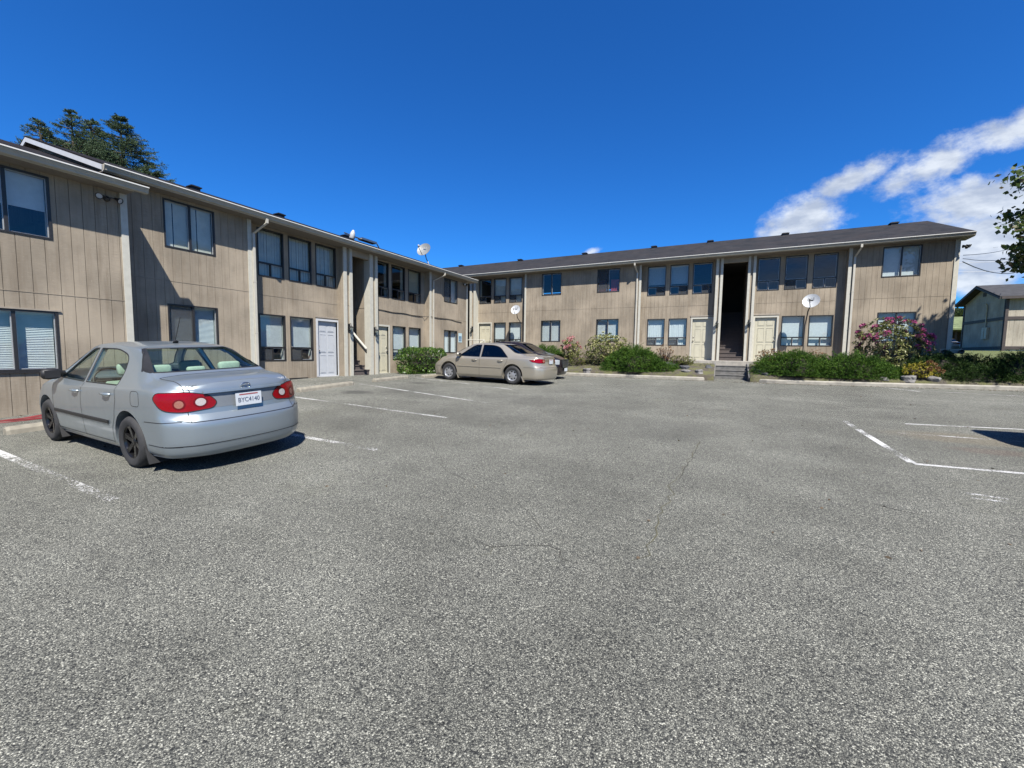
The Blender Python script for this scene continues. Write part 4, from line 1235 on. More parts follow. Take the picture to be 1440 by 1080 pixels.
    footing(F, B, -21, 8.11, -.3, -1.0, CONC_D); footing(F, B, -10.5, -3.99, 0, -.9, CONC_D); footing(F, B, 4.75, 8.1, 0, -.9, CONC_D)
    return F, B
# ------------------------------------------------------------------ plants
BARK = simple('grey brown bark', (.12, .09, .07), .95, .3, 14, .6, stretch=(1, 1, .3))
CORE_SHADE = simple('dark shrub core shade', (.030, .026, .016), .95, .3, 14, .5)  # solid filler inside shrubs, coloured as dark as their inner shade
def leaf_mesh(name, P, D, Lg, Wd, bend=.0, parent=None, mat=None, up=None):
    """one quad-pair leaf per row: base point P, direction D"""
    N = len(P); D = D / np.linalg.norm(D, axis=1, keepdims=True)
    r = rng.normal(size=(N, 3)) if up is None else np.cross(D, np.tile(up, (N, 1)) + rng.normal(size=(N, 3)) * .35)
    S = np.cross(D, r) if up is None else r
    S /= np.linalg.norm(S, axis=1, keepdims=True) + 1e-9; Nn = np.cross(S, D)
    Lg = np.broadcast_to(Lg, (N,))[:, None]; Wd = np.broadcast_to(Wd, (N,))[:, None]
    mid = P + D * Lg * .5 + Nn * Lg * bend
    V = np.stack([P, mid + S * Wd / 2, P + D * Lg, mid - S * Wd / 2], 1).reshape(-1, 3)
    idx = np.arange(N * 4).reshape(N, 4)
    me = bpy.data.meshes.new(name)
    me.vertices.add(N * 4); me.vertices.foreach_set('co', V.astype('f').ravel())
    me.loops.add(N * 4); me.loops.foreach_set('vertex_index', idx.ravel().astype('i'))
    me.polygons.add(N); me.polygons.foreach_set('loop_start', (np.arange(N) * 4).astype('i')); me.polygons.foreach_set('loop_total', np.full(N, 4, 'i'))
    me.update(calc_edges=True)
    return link_mesh(me, name, mat, parent)

def lump(c, r, seed, name, par, mat, zmin=None):
    rs = np.random.default_rng(seed); bm = bmesh.new(); bmesh.ops.create_icosphere(bm, subdivisions=3, radius=1); ph = rs.uniform(0, 6, 6)
    for v in bm.verts:
        q = v.co; k = 1 + .10 * math.sin(q.x * 5 + ph[0]) * math.sin(q.y * 5 + ph[1]) + .08 * math.sin(q.z * 7 + ph[2])
        v.co = Vector((q.x * r[0], q.y * r[1], q.z * r[2])) * k + Vector(c)
        if zmin is not None: v.co.z = max(v.co.z, zmin)
    me = bpy.data.meshes.new(name); bm.to_mesh(me); bm.free()
    return link_mesh(me, name, mat, par)

def lobes(seed, n=7, amp=.22):
    rs = np.random.default_rng(seed); A = rs.uniform(0, 6.28, n); K = rs.integers(2, 7, n); B = rs.uniform(0, 6.28, n)
    def f(az, el):
        s = 0
        for a, k, b in zip(A, K, B): s = s + np.sin(az * k + a) * np.cos(el * (k % 3 + 1) + b)
        return 1 + amp * s / n * 2
    return f

def mound(name, lab, cat, c, r, mat, n=900, per=34, seed=1, leaf=(.038, .014), group=None, up_bias=.45, core=.66, spray=.27):
    """c = centre at ground; r = (rx, ry, height)"""
    rs = np.random.default_rng(seed); t = empty(name, c, lab, cat, group)
    lf = lobes(seed, 9, .26); az = rs.uniform(0, 2 * np.pi, n); sz = rs.uniform(0, 1, n) ** 1.15; el = np.arcsin(sz)
    k = lf(az, el) * rs.uniform(.86, 1.06, n)
    dr = np.stack([np.cos(az) * np.cos(el), np.sin(az) * np.cos(el), np.sin(el)], -1)
    tip = dr * np.array(r) * k[:, None]
    out = dr / np.array(r); out /= np.linalg.norm(out, axis=1, keepdims=True)
    dirs = out * .6 + np.array([0, 0, up_bias * .55]) + rs.normal(size=(n, 3)) * .24 + np.stack([np.cos(az), np.sin(az), 0 * az], -1) * .4; dirs /= np.linalg.norm(dirs, axis=1, keepdims=True)
    s = np.linspace(0, 1, per)
    P = (tip - dirs * spray)[:, None, :] + dirs[:, None, :] * (s * spray)[None, :, None] + np.array([0, 0, -1.])[None, None, :] * (np.abs(s - .4) ** 2 * .14)[None, :, None]
    D = dirs[:, None, :] + rs.normal(size=(n, per, 3)) * .75
    P = P.reshape(-1, 3) + rs.normal(size=(n * per, 3)) * .012; D = D.reshape(-1, 3)
    P[:, 2] = np.maximum(P[:, 2], .01); P += np.array(c)
    leaf_mesh('foliage', P, D, rs.uniform(.7, 1.4, len(P)) * leaf[0], leaf[1], .05, t, mat)
    lump(c, (r[0] * core, r[1] * core, r[2] * core), seed, 'shade_core', t, CORE_SHADE, c[2] - .1)  # added dark core, blocks the view through and stands for inner shade
    return t

def whorl_shrub(name, lab, cat, c, r, mat, n=240, seed=1, leaf=(.12, .042), flower=None, nf=0, group=None, zc=.52, lows=.0, fsize=.07, fmask=None, dens=9):
    """rhododendron-like: rosettes of leaves over a rounded crown on bare stems"""
    rs = np.random.default_rng(seed); t = empty(name, c, lab, cat, group); lf = lobes(seed, 7, .28)
    cz = c[2] + r[2] * zc
    z = rs.uniform(-.75, 1, n); az = rs.uniform(0, 2 * np.pi, n); el = np.arcsin(z)
    d = np.stack([np.cos(az) * np.cos(el), np.sin(az) * np.cos(el), np.sin(el)], -1); k = lf(az, el) * rs.choice([1., .93, .8, .62], n, p=[.45, .25, .18, .12])
    R3 = np.array([r[0], r[1], r[2] * (1 - zc)]); Q = d * R3 * k[:, None] + np.array([c[0], c[1], cz])
    Q[:, 2] = np.maximum(Q[:, 2], c[2] + .05)
    P, D = [], []
    for q, dd in zip(Q, d):
        ax = dd * .8 + np.array([0, 0, .5]); ax /= np.linalg.norm(ax); a = np.cross(ax, [0, .1, 1.]); a /= np.linalg.norm(a); b = np.cross(ax, a); m = rs.integers(dens - 2, dens + 3)
        for j in range(m):
            th = 6.283 * j / m + rs.uniform(-.3, .3); sp = rs.uniform(.6, 1.2); v = a * math.cos(th) * sp + b * math.sin(th) * sp + ax * rs.uniform(.05, .8)
            P.append(q - ax * rs.uniform(0, .05)); D.append(v)
    P = np.array(P); D = np.array(D)
    leaf_mesh('foliage', P, D, rs.uniform(.75, 1.25, len(P)) * leaf[0], rs.uniform(.8, 1.2, len(P)) * leaf[1], .06, t, mat, up=np.array([0, 0, 1.]))
    m = MB()
    for q in Q[::max(1, n // 46)]:
        s = Vector((c[0] + rs.uniform(-.12, .12), c[1] + rs.uniform(-.12, .12), c[2] - .05)); e = Vector(q); mid = s.lerp(e, .5) + Vector((rs.uniform(-.1, .1), rs.uniform(-.1, .1), rs.uniform(-.02, .12)))
        m.tube([s, s.lerp(mid, .5) + Vector((0, 0, .04)), mid, mid.lerp(e, .6), e], [.020, .016, .012, .008, .004], 5)
    m.obj('stem', BARK, t)
    if nf:
        ok = np.where((d[:, 2] > -.1) & (fmask(Q) if fmask else True) & (k > .85))[0]; pick = rs.choice(ok, min(nf, len(ok)), replace=False); P, D = [], []
        for i in pick:
            ax = d[i] * .7 + np.array([0, -.1, .6]); ax /= np.linalg.norm(ax); q = Q[i] + ax * .04
            for j in range(34):
                v = rs.normal(size=3); v /= np.linalg.norm(v)
                if v @ ax < -.2: v = -v
                P.append(q + v * fsize * .5); D.append(v + rs.normal(size=3) * .5)
        P = np.array(P); leaf_mesh('blossom', P, np.array(D), rs.uniform(.8, 1.2, len(P)) * fsize * .7, fsize * .55, .15, t, flower)
    return t

def box_hedge(lab, x0, x1, y0, y1, z0, z1, mat, n=8500, seed=3):
    rs = np.random.default_rng(seed); t = empty('hedge', ((x0 + x1) / 2, (y0 + y1) / 2, z0), lab, 'hedge')
    C = np.array([(x0 + x1) / 2, (y0 + y1) / 2, (z0 + z1) / 2]); H = np.array([(x1 - x0) / 2, (y1 - y0) / 2, (z1 - z0) / 2])
    v = rs.normal(size=(n, 3)); v /= np.max(np.abs(v) ** 1, axis=1, keepdims=True); v = np.sign(v) * np.abs(v) ** .8
    ln = np.linalg.norm(v, axis=1, keepdims=True); v = v / np.maximum(1, (ln / 1.35) ** .9)
    k = rs.choice([1.02, .96, .86], n, p=[.5, .3, .2]) + .07 * np.sin(v[:, 1] * 7 + 1) * np.sin(v[:, 0] * 5) + .05 * np.sin(v[:, 1] * 13 + v[:, 2] * 6)
    P = C + v * H * k[:, None]; P[:, 2] = np.maximum(P[:, 2], z0 + .03)
    D = v * .7 + np.array([0, 0, .5]) + rs.normal(size=(n, 3)) * .6
    leaf_mesh('foliage', P, D, rs.uniform(.7, 1.3, n) * .085, rs.uniform(.8, 1.2, n) * .038, .08, t, mat)
    lump(C, H * .82, seed, 'shade_core', t, CORE_SHADE, z0 - .05); return t  # solid dark lump added for the shade inside the hedge

def leafy_tree(lab, base, crown, mat, nl=34, seed=5, cl=70, leaf=(.13, .12), group=None, height=None, name='broadleaf_tree'):
    """crown: list of (centre, radii, share)"""
    rs = np.random.default_rng(seed); t = empty(name, base, lab, 'tree', group); m = MB()
    top_ = max(c[0][2] for c in crown); b = Vector(base)
    tr = [b + Vector((0, 0, -.2)), b + Vector((.05, .02, 1.0)), b + Vector((-.02, .08, 2.2)), b + Vector((.05, .02, (top_ - base[2]) * .75)), b + Vector((.02, -.03, (top_ - base[2]) * 1.15))]
    m.tube(tr, [.24, .20, .17, .11, .03], 12); LP, LD = [], []
    for (c, r, sh) in crown:
        for i in range(int(nl * sh)):
            d = rs.normal(size=3); d /= np.linalg.norm(d); k = rs.uniform(.55, 1.0) ** .6; e = Vector(np.array(c) + d * np.array(r) * k)
            s0 = tr[3].lerp(tr[2], rs.uniform(0, 1)) if rs.uniform() < .6 else tr[3].lerp(tr[4], rs.uniform(0, .8))
            mid = s0.lerp(e, .55) + Vector((0, 0, .25)) + Vector(rs.normal(size=3) * .12); m.tube([s0, s0.lerp(mid, .5) + Vector((0, 0, .1)), mid, mid.lerp(e, .5), e], [.06, .045, .03, .02, .008], 6)
            for j in range(rs.integers(4, 8)):
                q = e + Vector(rs.normal(size=3) * .42); m.tube([mid.lerp(e, rs.uniform(.3, 1)), (mid.lerp(e, .8) + q) / 2 + Vector((0, 0, .05)), q], [.012, .008, .003], 4, cap=False)
                n = cl; P = np.array(q) + rs.normal(size=(n, 3)) * np.array([.22, .22, .13]); LP.append(P); LD.append(rs.normal(size=(n, 3)) + np.array([0, 0, -.35]))
    m.obj('trunk', BARK, t); P = np.concatenate(LP); D = np.concatenate(LD)
    leaf_mesh('crown', P, D, rs.uniform(.6, 1.2, len(P)) * leaf[0], rs.uniform(.7, 1.2, len(P)) * leaf[1], .05, t, mat); return t

def conifer(lab, base, H, rad, mat, seed=2, nb=120, tops=((0, 0, 1.),), start=.35, dens=15, group=None):
    rs = np.random.default_rng(seed); t = empty('conifer_tree', base, lab, 'tree', group); m = MB(); b = Vector(base)
    LP, LD, LL = [], [], []
    for (dx, dy, hs) in tops:
        h = H * hs; tr = [b + Vector((dx * .2, dy * .2, -.3)), b + Vector((dx * .6, dy * .6, h * .5)), b + Vector((dx, dy, h))]; m.tube(tr, [.32, .16, .02], 8)
        for i in range(int(nb / len(tops))):
            f = start + (1 - start) * rs.uniform(0, 1) ** .75; z = h * f; L = rad * (1 - f) ** .85 * rs.uniform(.65, 1.12) + .12; az = rs.uniform(0, 6.283)
            o = b + Vector((dx * f, dy * f, z)); dv = Vector((math.cos(az), math.sin(az), 0)); pts = []
            for s in np.linspace(0, 1, 7): pts.append(o + dv * L * s + Vector((0, 0, L * (.22 * s - .50 * s * s + .52 * s ** 3))))
            m.tube(pts, [.030 * (1 - s * .8) for s in np.linspace(0, 1, 7)], 4, cap=False)
            for k in range(int(dens * max(.5, L))):
                s = rs.uniform(.15, 1); p = o + dv * L * s + Vector((0, 0, L * (.22 * s - .50 * s * s + .52 * s ** 3))); sd = rs.choice([-1, 1]); l2 = (.22 + .42 * (1 - s)) * min(1, L / 1.5) + .12
                tw = (dv * .7 + Vector((-dv.y, dv.x, 0)) * sd * rs.uniform(.3, 1.) + Vector((0, 0, rs.uniform(-.25, .35)))).normalized()
                nn = 20; ss = rs.uniform(0, 1, nn); P = np.array(p)[None] + np.array(tw)[None] * (ss * l2)[:, None]; LP.append(P); LD.append(np.array(tw)[None] + rs.normal(size=(nn, 3)) * .8); LL.append(np.full(nn, .075))
    m.obj('trunk', BARK, t); P = np.concatenate(LP); leaf_mesh('crown', P, np.concatenate(LD), np.concatenate(LL) * rs.uniform(.7, 1.3, len(P)), .022, .02, t, mat); return t

def build_plants():
    lz = lambda x, y: float(landz(np.array([x]), np.array([y]))[0]) + .05
    jun = leafmat('juniper green', [(.012, .034, .006), (.028, .075, .010), (.065, .14, .016), (.13, .22, .028)], .6, 2.2, .12, .15)
    jun2 = leafmat('dull juniper green', [(.012, .030, .008), (.028, .06, .012), (.06, .11, .02)], .6, 2.2, .12, .15)
    rho = leafmat('rhododendron leaf', [(.05, .075, .02), (.13, .16, .045), (.26, .26, .10), (.34, .33, .16)], .42, 3, .2, .4)
    rho2 = leafmat('yellow edged leaf', [(.05, .08, .02), (.16, .19, .05), (.34, .34, .12), (.42, .40, .2)], .42, 3, .2, .4)
    hed = leafmat('laurel hedge leaf', [(.012, .035, .007), (.04, .09, .014), (.10, .19, .03), (.2, .32, .06)], .28, 2.5, .25, .6)
    pink = leafmat('magenta blossom', [(.34, .045, .15), (.50, .09, .26), (.60, .24, .38)], .6, 3, .3, .2)
    salm = leafmat('salmon blossom', [(.50, .14, .17), (.6, .26, .28), (.68, .42, .38)], .6, 3, .3, .2)
    yel = leafmat('yellow foliage', [(.16, .16, .02), (.38, .33, .03), (.5, .42, .06)], .5, 3, .25, .3)
    redf = leafmat('reddish foliage', [(.12, .05, .025), (.24, .09, .05), (.16, .13, .04), (.3, .2, .08)], .5, 3, .25, .3)
    azl = leafmat('azalea leaf', [(.05, .08, .02), (.12, .15, .03), (.22, .2, .05)], .5, 3, .25, .3)
    J = 'spreading junipers in the bed'
    def jn(lab, x, y, rx, ry, h, n, s, mt=jun, **k): mound('juniper_shrub', lab, 'juniper', (x, y, lz(x, y) - .12), (rx, ry, h + .1), mt, int(n * 1.25), 36, s, group=J, **k)
    jn('big dark green juniper spilling over the kerb left of the steps', -3.45, 18.9, 1.35, 1.02, 1.04, 1900, 21)
    jn('low juniper tail reaching towards the rocks left of the steps', -2.25, 18.75, .75, .45, .38, 700, 22)
    jn('juniper mound directly right of the steps', 2.5, 18.88, 1.3, 1.0, .84, 1600, 23)
    jn('juniper mound below the right hand satellite dish', 4.2, 18.88, 1.4, 1.0, .80, 1700, 24)
    jn('juniper behind the yellow shrub, below the end windows', 7.1, 19.5, 1.35, 1.2, .66, 1400, 25, jun2)
    jn('shaded juniper at the right edge of the frame', 8.9, 19.2, 1.4, 1.15, .82, 1300, 26, jun2)
    jn('low juniper along the kerb right of the yellow shrub', 7.4, 18.6, 1.2, .55, .44, 700, 27, jun2)
    jn('juniper low in front of the flowering rhododendron', 5.1, 18.75, .75, .5, .38, 700, 28, jun)
    jn('green juniper mound behind the dark sedan', -8.35, 20.4, 1.25, .9, .78, 1100, 29, jun)
    jn('juniper filling the bed beyond the right frame edge', 10.6, 19.2, 1.3, .9, .7, 600, 30, jun2)
    whorl_shrub('rhododendron', 'large rhododendron with magenta blossoms below the end windows', 'rhododendron', (5.62, 20.0, lz(5.62, 20.0)), (1.02, .85, 1.70), rho, 620, 31, (.12, .045), pink, 74, zc=.44, fsize=.085)
    whorl_shrub('rhododendron', 'round variegated rhododendron without blossoms beside the big juniper', 'rhododendron', (-4.85, 19.6, lz(-4.85, 19.6)), (.98, .85, 1.38), rho2, 520, 32, (.11, .042), zc=.45)
    whorl_shrub('flowering_shrub', 'salmon pink flowering shrub against the far wall', 'shrub', (-6.75, 19.9, lz(-6.75, 19.9)), (.50, .42, 1.08), rho2, 170, 33, (.10, .04), salm, 20, zc=.45, fsize=.10)
    whorl_shrub('yellow_shrub', 'small yellow and red shrub at the kerb under the rhododendron', 'shrub', (5.98, 18.45, lz(5.98, 18.45)), (.48, .32, .52), yel, 230, 34, (.05, .025), redf, 26, zc=.4, fsize=.06, fmask=lambda Q: Q[:, 0] > 6.05)
    whorl_shrub('azalea', 'reddish azalea right beside the steps', 'shrub', (1.72, 19.2, lz(1.72, 19.2)), (.50, .42, .78), redf, 330, 35, (.05, .024), zc=.4)
    whorl_shrub('azalea', 'low green azalea on the rocks left of the steps', 'shrub', (-1.55, 19.75, lz(-1.55, 19.75)), (.55, .35, .42), azl, 260, 36, (.05, .022), zc=.4)
    whorl_shrub('barberry', 'thin red leaved barberry poking out behind the big juniper', 'shrub', (-2.25, 20.05 - .25, lz(-2.25, 19.8)), (.42, .35, .85), redf, 110, 37, (.05, .024), zc=.5)
    whorl_shrub('barberry', 'thin red leaved barberry between the two junipers below the dish', 'shrub', (3.35, 20.3, lz(3.35, 20.3) - .1), (.40, .35, .72), redf, 120, 38, (.05, .024), zc=.5)
    whorl_shrub('small_shrub', 'little olive shrub below the variegated rhododendron', 'shrub', (-6.05, 19.2, lz(-6.05, 19.2)), (.60, .5, .55), azl, 260, 39, (.05, .022), zc=.4)
    box_hedge('clipped glossy green hedge in front of the left building windows', -12.72, -11.75, 13.95, 16.45, .48, 1.60, hed)
    # ground cover among the rocks
    n = 9000; rs = np.random.default_rng(5); x = rs.uniform(-9, 9, n); y = rs.uniform(18.15, 20.0, n)
    keep = ((x < -.3) | (x > 1.1)) & (np.sin(x * 2.1) + np.sin(y * 3 + x) + rs.normal(size=n) * .5 > -.2); x, y = x[keep], y[keep]
    P = np.stack([x, y, landz(x, y) + .045], -1); o = leaf_mesh('ground_cover', P, rs.normal(size=P.shape) * .6 + np.array([0, 0, 1.]), rs.uniform(.03, .10, len(P)), .012, .1, None, leafmat('bed weeds', [(.06, .09, .02), (.14, .16, .04), (.22, .2, .08)], .6, 2, .2, .2)); o['kind'] = 'stuff'; o['label'] = 'short weeds and moss between the rocks of the bed'
    # grass blades along the foot of the left wall: left out, the photo shows bare paving
    mp = leafmat('maple leaf', [(.045, .085, .022), (.08, .135, .035), (.12, .16, .045), (.13, .10, .05)], .45, 1.3, .35, .35)
    leafy_tree('dark leaved maple overhanging the lawn at the right frame edge', (12.3, 18.5, .9), [((11.4, 18.4, 6.7), (2.9, 1.4, 2.0), 1.0), ((10.3, 18.4, 5.1), (2.1, 1.2, .7), .5)], mp, 96, 44, 92, (.16, .14))
    cf = leafmat('dark fir needles', [(.025, .045, .025), (.045, .08, .04), (.08, .125, .06), (.12, .17, .08)], .6, .8, .1, .2)
    conifer('sparse fir with several leaders behind the left roof', (-31, 9.9, 0), 13.8, 5.5, cf, 51, 420, ((-.3, -1.35, .93), (0, -.2, 1.0), (.2, .5, .99)), .5, 17)
    conifer('dense pointed fir to the right of the sparse fir', (-30, 11.35, 0), 14.1, 6.5, cf, 52, 620, ((0, 0, 1.), (.3, 1.0, .86), (.2, 1.75, .79)), .45, 26)
# ------------------------------------------------------------------ terrain, paving, kerbs
def asphalt():
    m = NT('worn asphalt'); v = m.coord()
    def vor(scale, sq=None):
        n = m.node('ShaderNodeTexVoronoi'); n.inputs['Scale'].default_value = scale; n.inputs['Randomness'].default_value = 1
        m.link(v, n.inputs['Vector']); return n
    a = vor(150); b = vor(290)
    sp = m.node('ShaderNodeSeparateColor'); m.link(a.outputs['Color'], sp.inputs[0])
    sb = m.node('ShaderNodeSeparateColor'); m.link(b.outputs['Color'], sb.inputs[0])
    stone = m.ramp(sp.outputs[0], [(0., (.028, .029, .032)), (.30, (.085, .087, .088)), (.60, (.19, .188, .175)), (.84, (.40, .39, .36)), (.97, (.60, .585, .54))])
    fine = m.ramp(sb.outputs[1], [(0., (.05, .05, .052)), (.6, (.19, .188, .178)), (1., (.48, .47, .43))])
    c = m.mix(m.ramp(sp.outputs[2], [(.45, 0.), (.55, 1.)]), stone, fine)
    # tar between the stones
    c = m.mix(m.ramp(a.outputs['Distance'], [(.50, 0.), (.75, .6)]), c, (.045, .045, .047))
    big = m.noise(v, .22, 5, .6); mid = m.noise(v, 1.1, 5, .6)
    c = m.mix(1.0, c, m.ramp(big, [(.3, .78), (.7, 1.14)]), 'MULTIPLY')
    c = m.mix(1.0, c, m.ramp(mid, [(.3, .80), (.7, 1.12)]), 'MULTIPLY')
    # worn, tracked lanes
    wv = m.noise(m.coord((.12, 1.2, 1)), 1.0, 3)
    c = m.mix(1.0, c, m.ramp(wv, [(.3, .92), (.7, 1.08)]), 'MULTIPLY')
    # moss-tinted patches
    c = m.mix(m.ramp(m.noise(v, .6, 6, .65), [(.60, 0.), (.78, .30)]), c, (.13, .125, .085))
    # oil stains where cars stand
    tc = m.node('ShaderNodeTexCoord')
    def spot(x, y, rx, ry, amt, col, soft=.55):
        mp = m.node('ShaderNodeMapping', vector_type='POINT'); mp.inputs['Location'].default_value = (-x / rx, -y / ry, 0); mp.inputs['Scale'].default_value = (1 / rx, 1 / ry, 0)
        m.link(tc.outputs['Object'], mp.inputs['Vector'])
        ad = m.node('ShaderNodeVectorMath', operation='ADD'); ns = m.node('ShaderNodeTexNoise'); ns.inputs['Scale'].default_value = 2.2
        m.link(mp.outputs[0], ns.inputs['Vector']); sc = m.node('ShaderNodeVectorMath', operation='SCALE'); sc.inputs['Scale'].default_value = .8
        sb2 = m.node('ShaderNodeVectorMath', operation='SUBTRACT'); m.link(ns.outputs['Color'], sb2.inputs[0]); sb2.inputs[1].default_value = (.5, .5, .5)
        m.link(sb2.outputs[0], sc.inputs[0]); m.link(mp.outputs[0], ad.inputs[0]); m.link(sc.outputs[0], ad.inputs[1])
        ln = m.node('ShaderNodeVectorMath', operation='LENGTH'); m.link(ad.outputs[0], ln.inputs[0])
        return m.mix(m.ramp(ln.outputs['Value'], [(soft, amt), (1.0, 0.)]), c, col)
    for x, y, rx, ry, am, col in ((-8.7, 8.0, .55, .40, .55, (.04, .04, .042)), (-8.9, 10.9, .5, .35, .5, (.04, .04, .042)), (-7.3, 8.7, 1.6, .9, .25, (.06, .06, .06)),
                                  (3.6, 8.9, 1.3, .55, .28, (.24, .18, .12)), (5.0, 8.4, 1.2, .5, .35, (.24, .19, .13)), (-6.5, 5.2, 1.6, .8, .18, (.06, .06, .06)),
                                  (-4.5, 9.6, 2.0, .8, .18, (.07, .07, .07)), (3.4, 8.0, .5, .25, .18, (.2, .10, .08)), (-.8, 7.6, .9, 1.2, .22, (.08, .08, .08))):
        c = spot(x, y, rx, ry, am, col)
    c = m.mix(1.0, c, (.665, .675, .62), 'MULTIPLY')
    m.set(Base_Color=c, Roughness=.88, Specular_IOR_Level=.2)
    h = m.math('ADD', m.math('MULTIPLY', a.outputs['Distance'], -1.0), m.math('MULTIPLY', sp.outputs[0], .5))
    m.bump(h, .9, .006)
    return m.mat

def grid_surface(name, xs, ys, zf, mat, kind='structure', skip=None, skirt=0):
    X, Y = np.meshgrid(xs, ys); Z = zf(X.ravel(), Y.ravel()).reshape(X.shape)
    nx, ny = len(xs), len(ys)
    V = np.stack([X.ravel(), Y.ravel(), Z.ravel()], -1)
    F = []
    for j in range(ny - 1):
        for i in range(nx - 1):
            if skip and skip((xs[i] + xs[i + 1]) / 2, (ys[j] + ys[j + 1]) / 2): continue
            F.append((j * nx + i, j * nx + i + 1, (j + 1) * nx + i + 1, (j + 1) * nx + i))
    if skirt:
        cnt = {}
        for f in F:
            for a, b in zip(f, f[1:] + f[:1]): cnt[(a, b)] = 1
        V = V.tolist()
        for (a, b) in list(cnt):
            if (b, a) not in cnt:
                n = len(V); V += [[V[a][0], V[a][1], V[a][2] - skirt], [V[b][0], V[b][1], V[b][2] - skirt]]; F.append((b, a, n, n + 1))
        V = np.array(V)
    me = bpy.data.meshes.new(name); me.from_pydata(V.tolist(), [], F)
    me.polygons.foreach_set('use_smooth', [True] * len(me.polygons)); me.update()
    o = link_mesh(me, name, mat); o['kind'] = kind
    return o

def landz(x, y):
    x = np.asarray(x, float); y = np.asarray(y, float)
    g = groundv(x.ravel(), np.full(x.size, 18.0)).reshape(x.shape) + .11
    wob = .035 * np.sin(x * 1.7 + 1) * np.sin(y * 2.3) + .02 * np.sin(x * 4.1)
    a = np.clip((y - 18.05) / 1.9, 0, 1); z = g + (1.13 - g) * a ** .8 + wob * np.clip(a * 3, 0, 1) * (y < 20)
    z = np.where(y > 20, 1.13 + (y - 20) / 2.5 * .10, z)
    z = np.where(y > 22.5, 1.23 + (y - 22.5) / 31.5 * 1.09, z)
    z = np.where(y > 54, 2.32 + (y - 54) * .012, z)
    return z

def strip(mb, pts, w, off=.004, zf=ground, mi=0):
    """flat painted band following the paving"""
    P = []
    for (a, b) in zip(pts[:-1], pts[1:]):
        a = Vector(a); b = Vector(b); k = max(1, int((b - a).length / .3)); P += [a + (b - a) * j / k for j in range(k)]
    P.append(Vector(pts[-1])); V = []
    for i, p in enumerate(P):
        t = (P[min(i + 1, len(P) - 1)] - P[max(i - 1, 0)]).normalized(); s = Vector((-t.y, t.x)) * w / 2
        for q in (p - s, p + s): V.append((q.x, q.y, zf(q.x, q.y) + off))
    mb.add(V, [(2 * i, 2 * i + 2, 2 * i + 3, 2 * i + 1) for i in range(len(P) - 1)], mi)

def worn_paint(name, col, cover=.5):
    m = NT(name); v = m.coord()
    n = m.noise(v, 55, 3, .6); b = m.noise(v, 1.6, 4, .6)
    f = m.math('ADD', m.math('MULTIPLY', n, .9), m.math('MULTIPLY', b, .8))
    col = tuple(x * .8 for x in col)
    m.set(Base_Color=m.ramp(n, [(.3, tuple(x * .8 for x in col)), (.7, col)]), Roughness=.7)
    tr = m.node('ShaderNodeBsdfTransparent'); mx = m.node('ShaderNodeMixShader')
    m.link(m.ramp(f, [(1.05 - cover, 0.), (1.13 - cover, 1.)]), mx.inputs[0])
    m.link(tr.outputs[0], mx.inputs[1]); m.link(m.b.outputs[0], mx.inputs[2]); m.link(mx.outputs[0], m.out.inputs['Surface'])
    return m.mat

def kerb_run(name, x0, x1, yf, w=.16, h=.13):
    mb = MB(); V = []; n = int((x1 - x0) / .25)
    for i in range(n + 1):
        x = x0 + (x1 - x0) * i / n; y = yf(x); g = ground(x, y); jt = .004 * math.sin(x * 9)
        V += [(x, y, g - .1), (x, y + .005, g + h * .75 + jt), (x, y + .03, g + h + jt), (x, y + w, g + h + .006), (x, y + w, g - .1)]
    mb.add(V, [(i * 5 + k, i * 5 + k + 1, (i + 1) * 5 + k + 1, (i + 1) * 5 + k) for i in range(n) for k in range(4)] + [(0, 1, 2, 3, 4), tuple(n * 5 + k for k in (4, 3, 2, 1, 0))])
    o = mb.obj(name, KERB); o['kind'] = 'structure'; return o

def rock(x, y, z, r, lab, mat, sq=(1, .8, .6), name='rock', group=None):
    bm = bmesh.new(); bmesh.ops.create_icosphere(bm, subdivisions=3, radius=1)
    ph = [random.uniform(0, 6) for _ in range(6)]
    for v in bm.verts:
        c = v.co; k = 1 + .16 * math.sin(c.x * 3 + ph[0]) * math.sin(c.y * 3.4 + ph[1]) + .10 * math.sin(c.z * 5 + ph[2]) + .06 * math.sin(c.x * 9 + ph[3]) * math.sin(c.y * 8 + ph[4])
        v.co = Vector((math.copysign(abs(c.x)**.8, c.x) * sq[0], math.copysign(abs(c.y)**.8, c.y) * sq[1], math.copysign(abs(c.z)**.8, c.z) * sq[2])) * k * r
    me = bpy.data.meshes.new(name); bm.to_mesh(me); bm.free()
    me.transform(Matrix.Rotation(ph[5], 4, 'Z')); me.transform(Matrix.Translation((x, y, z)))
    return top(link_mesh(me, name, mat), lab, 'rock', group)

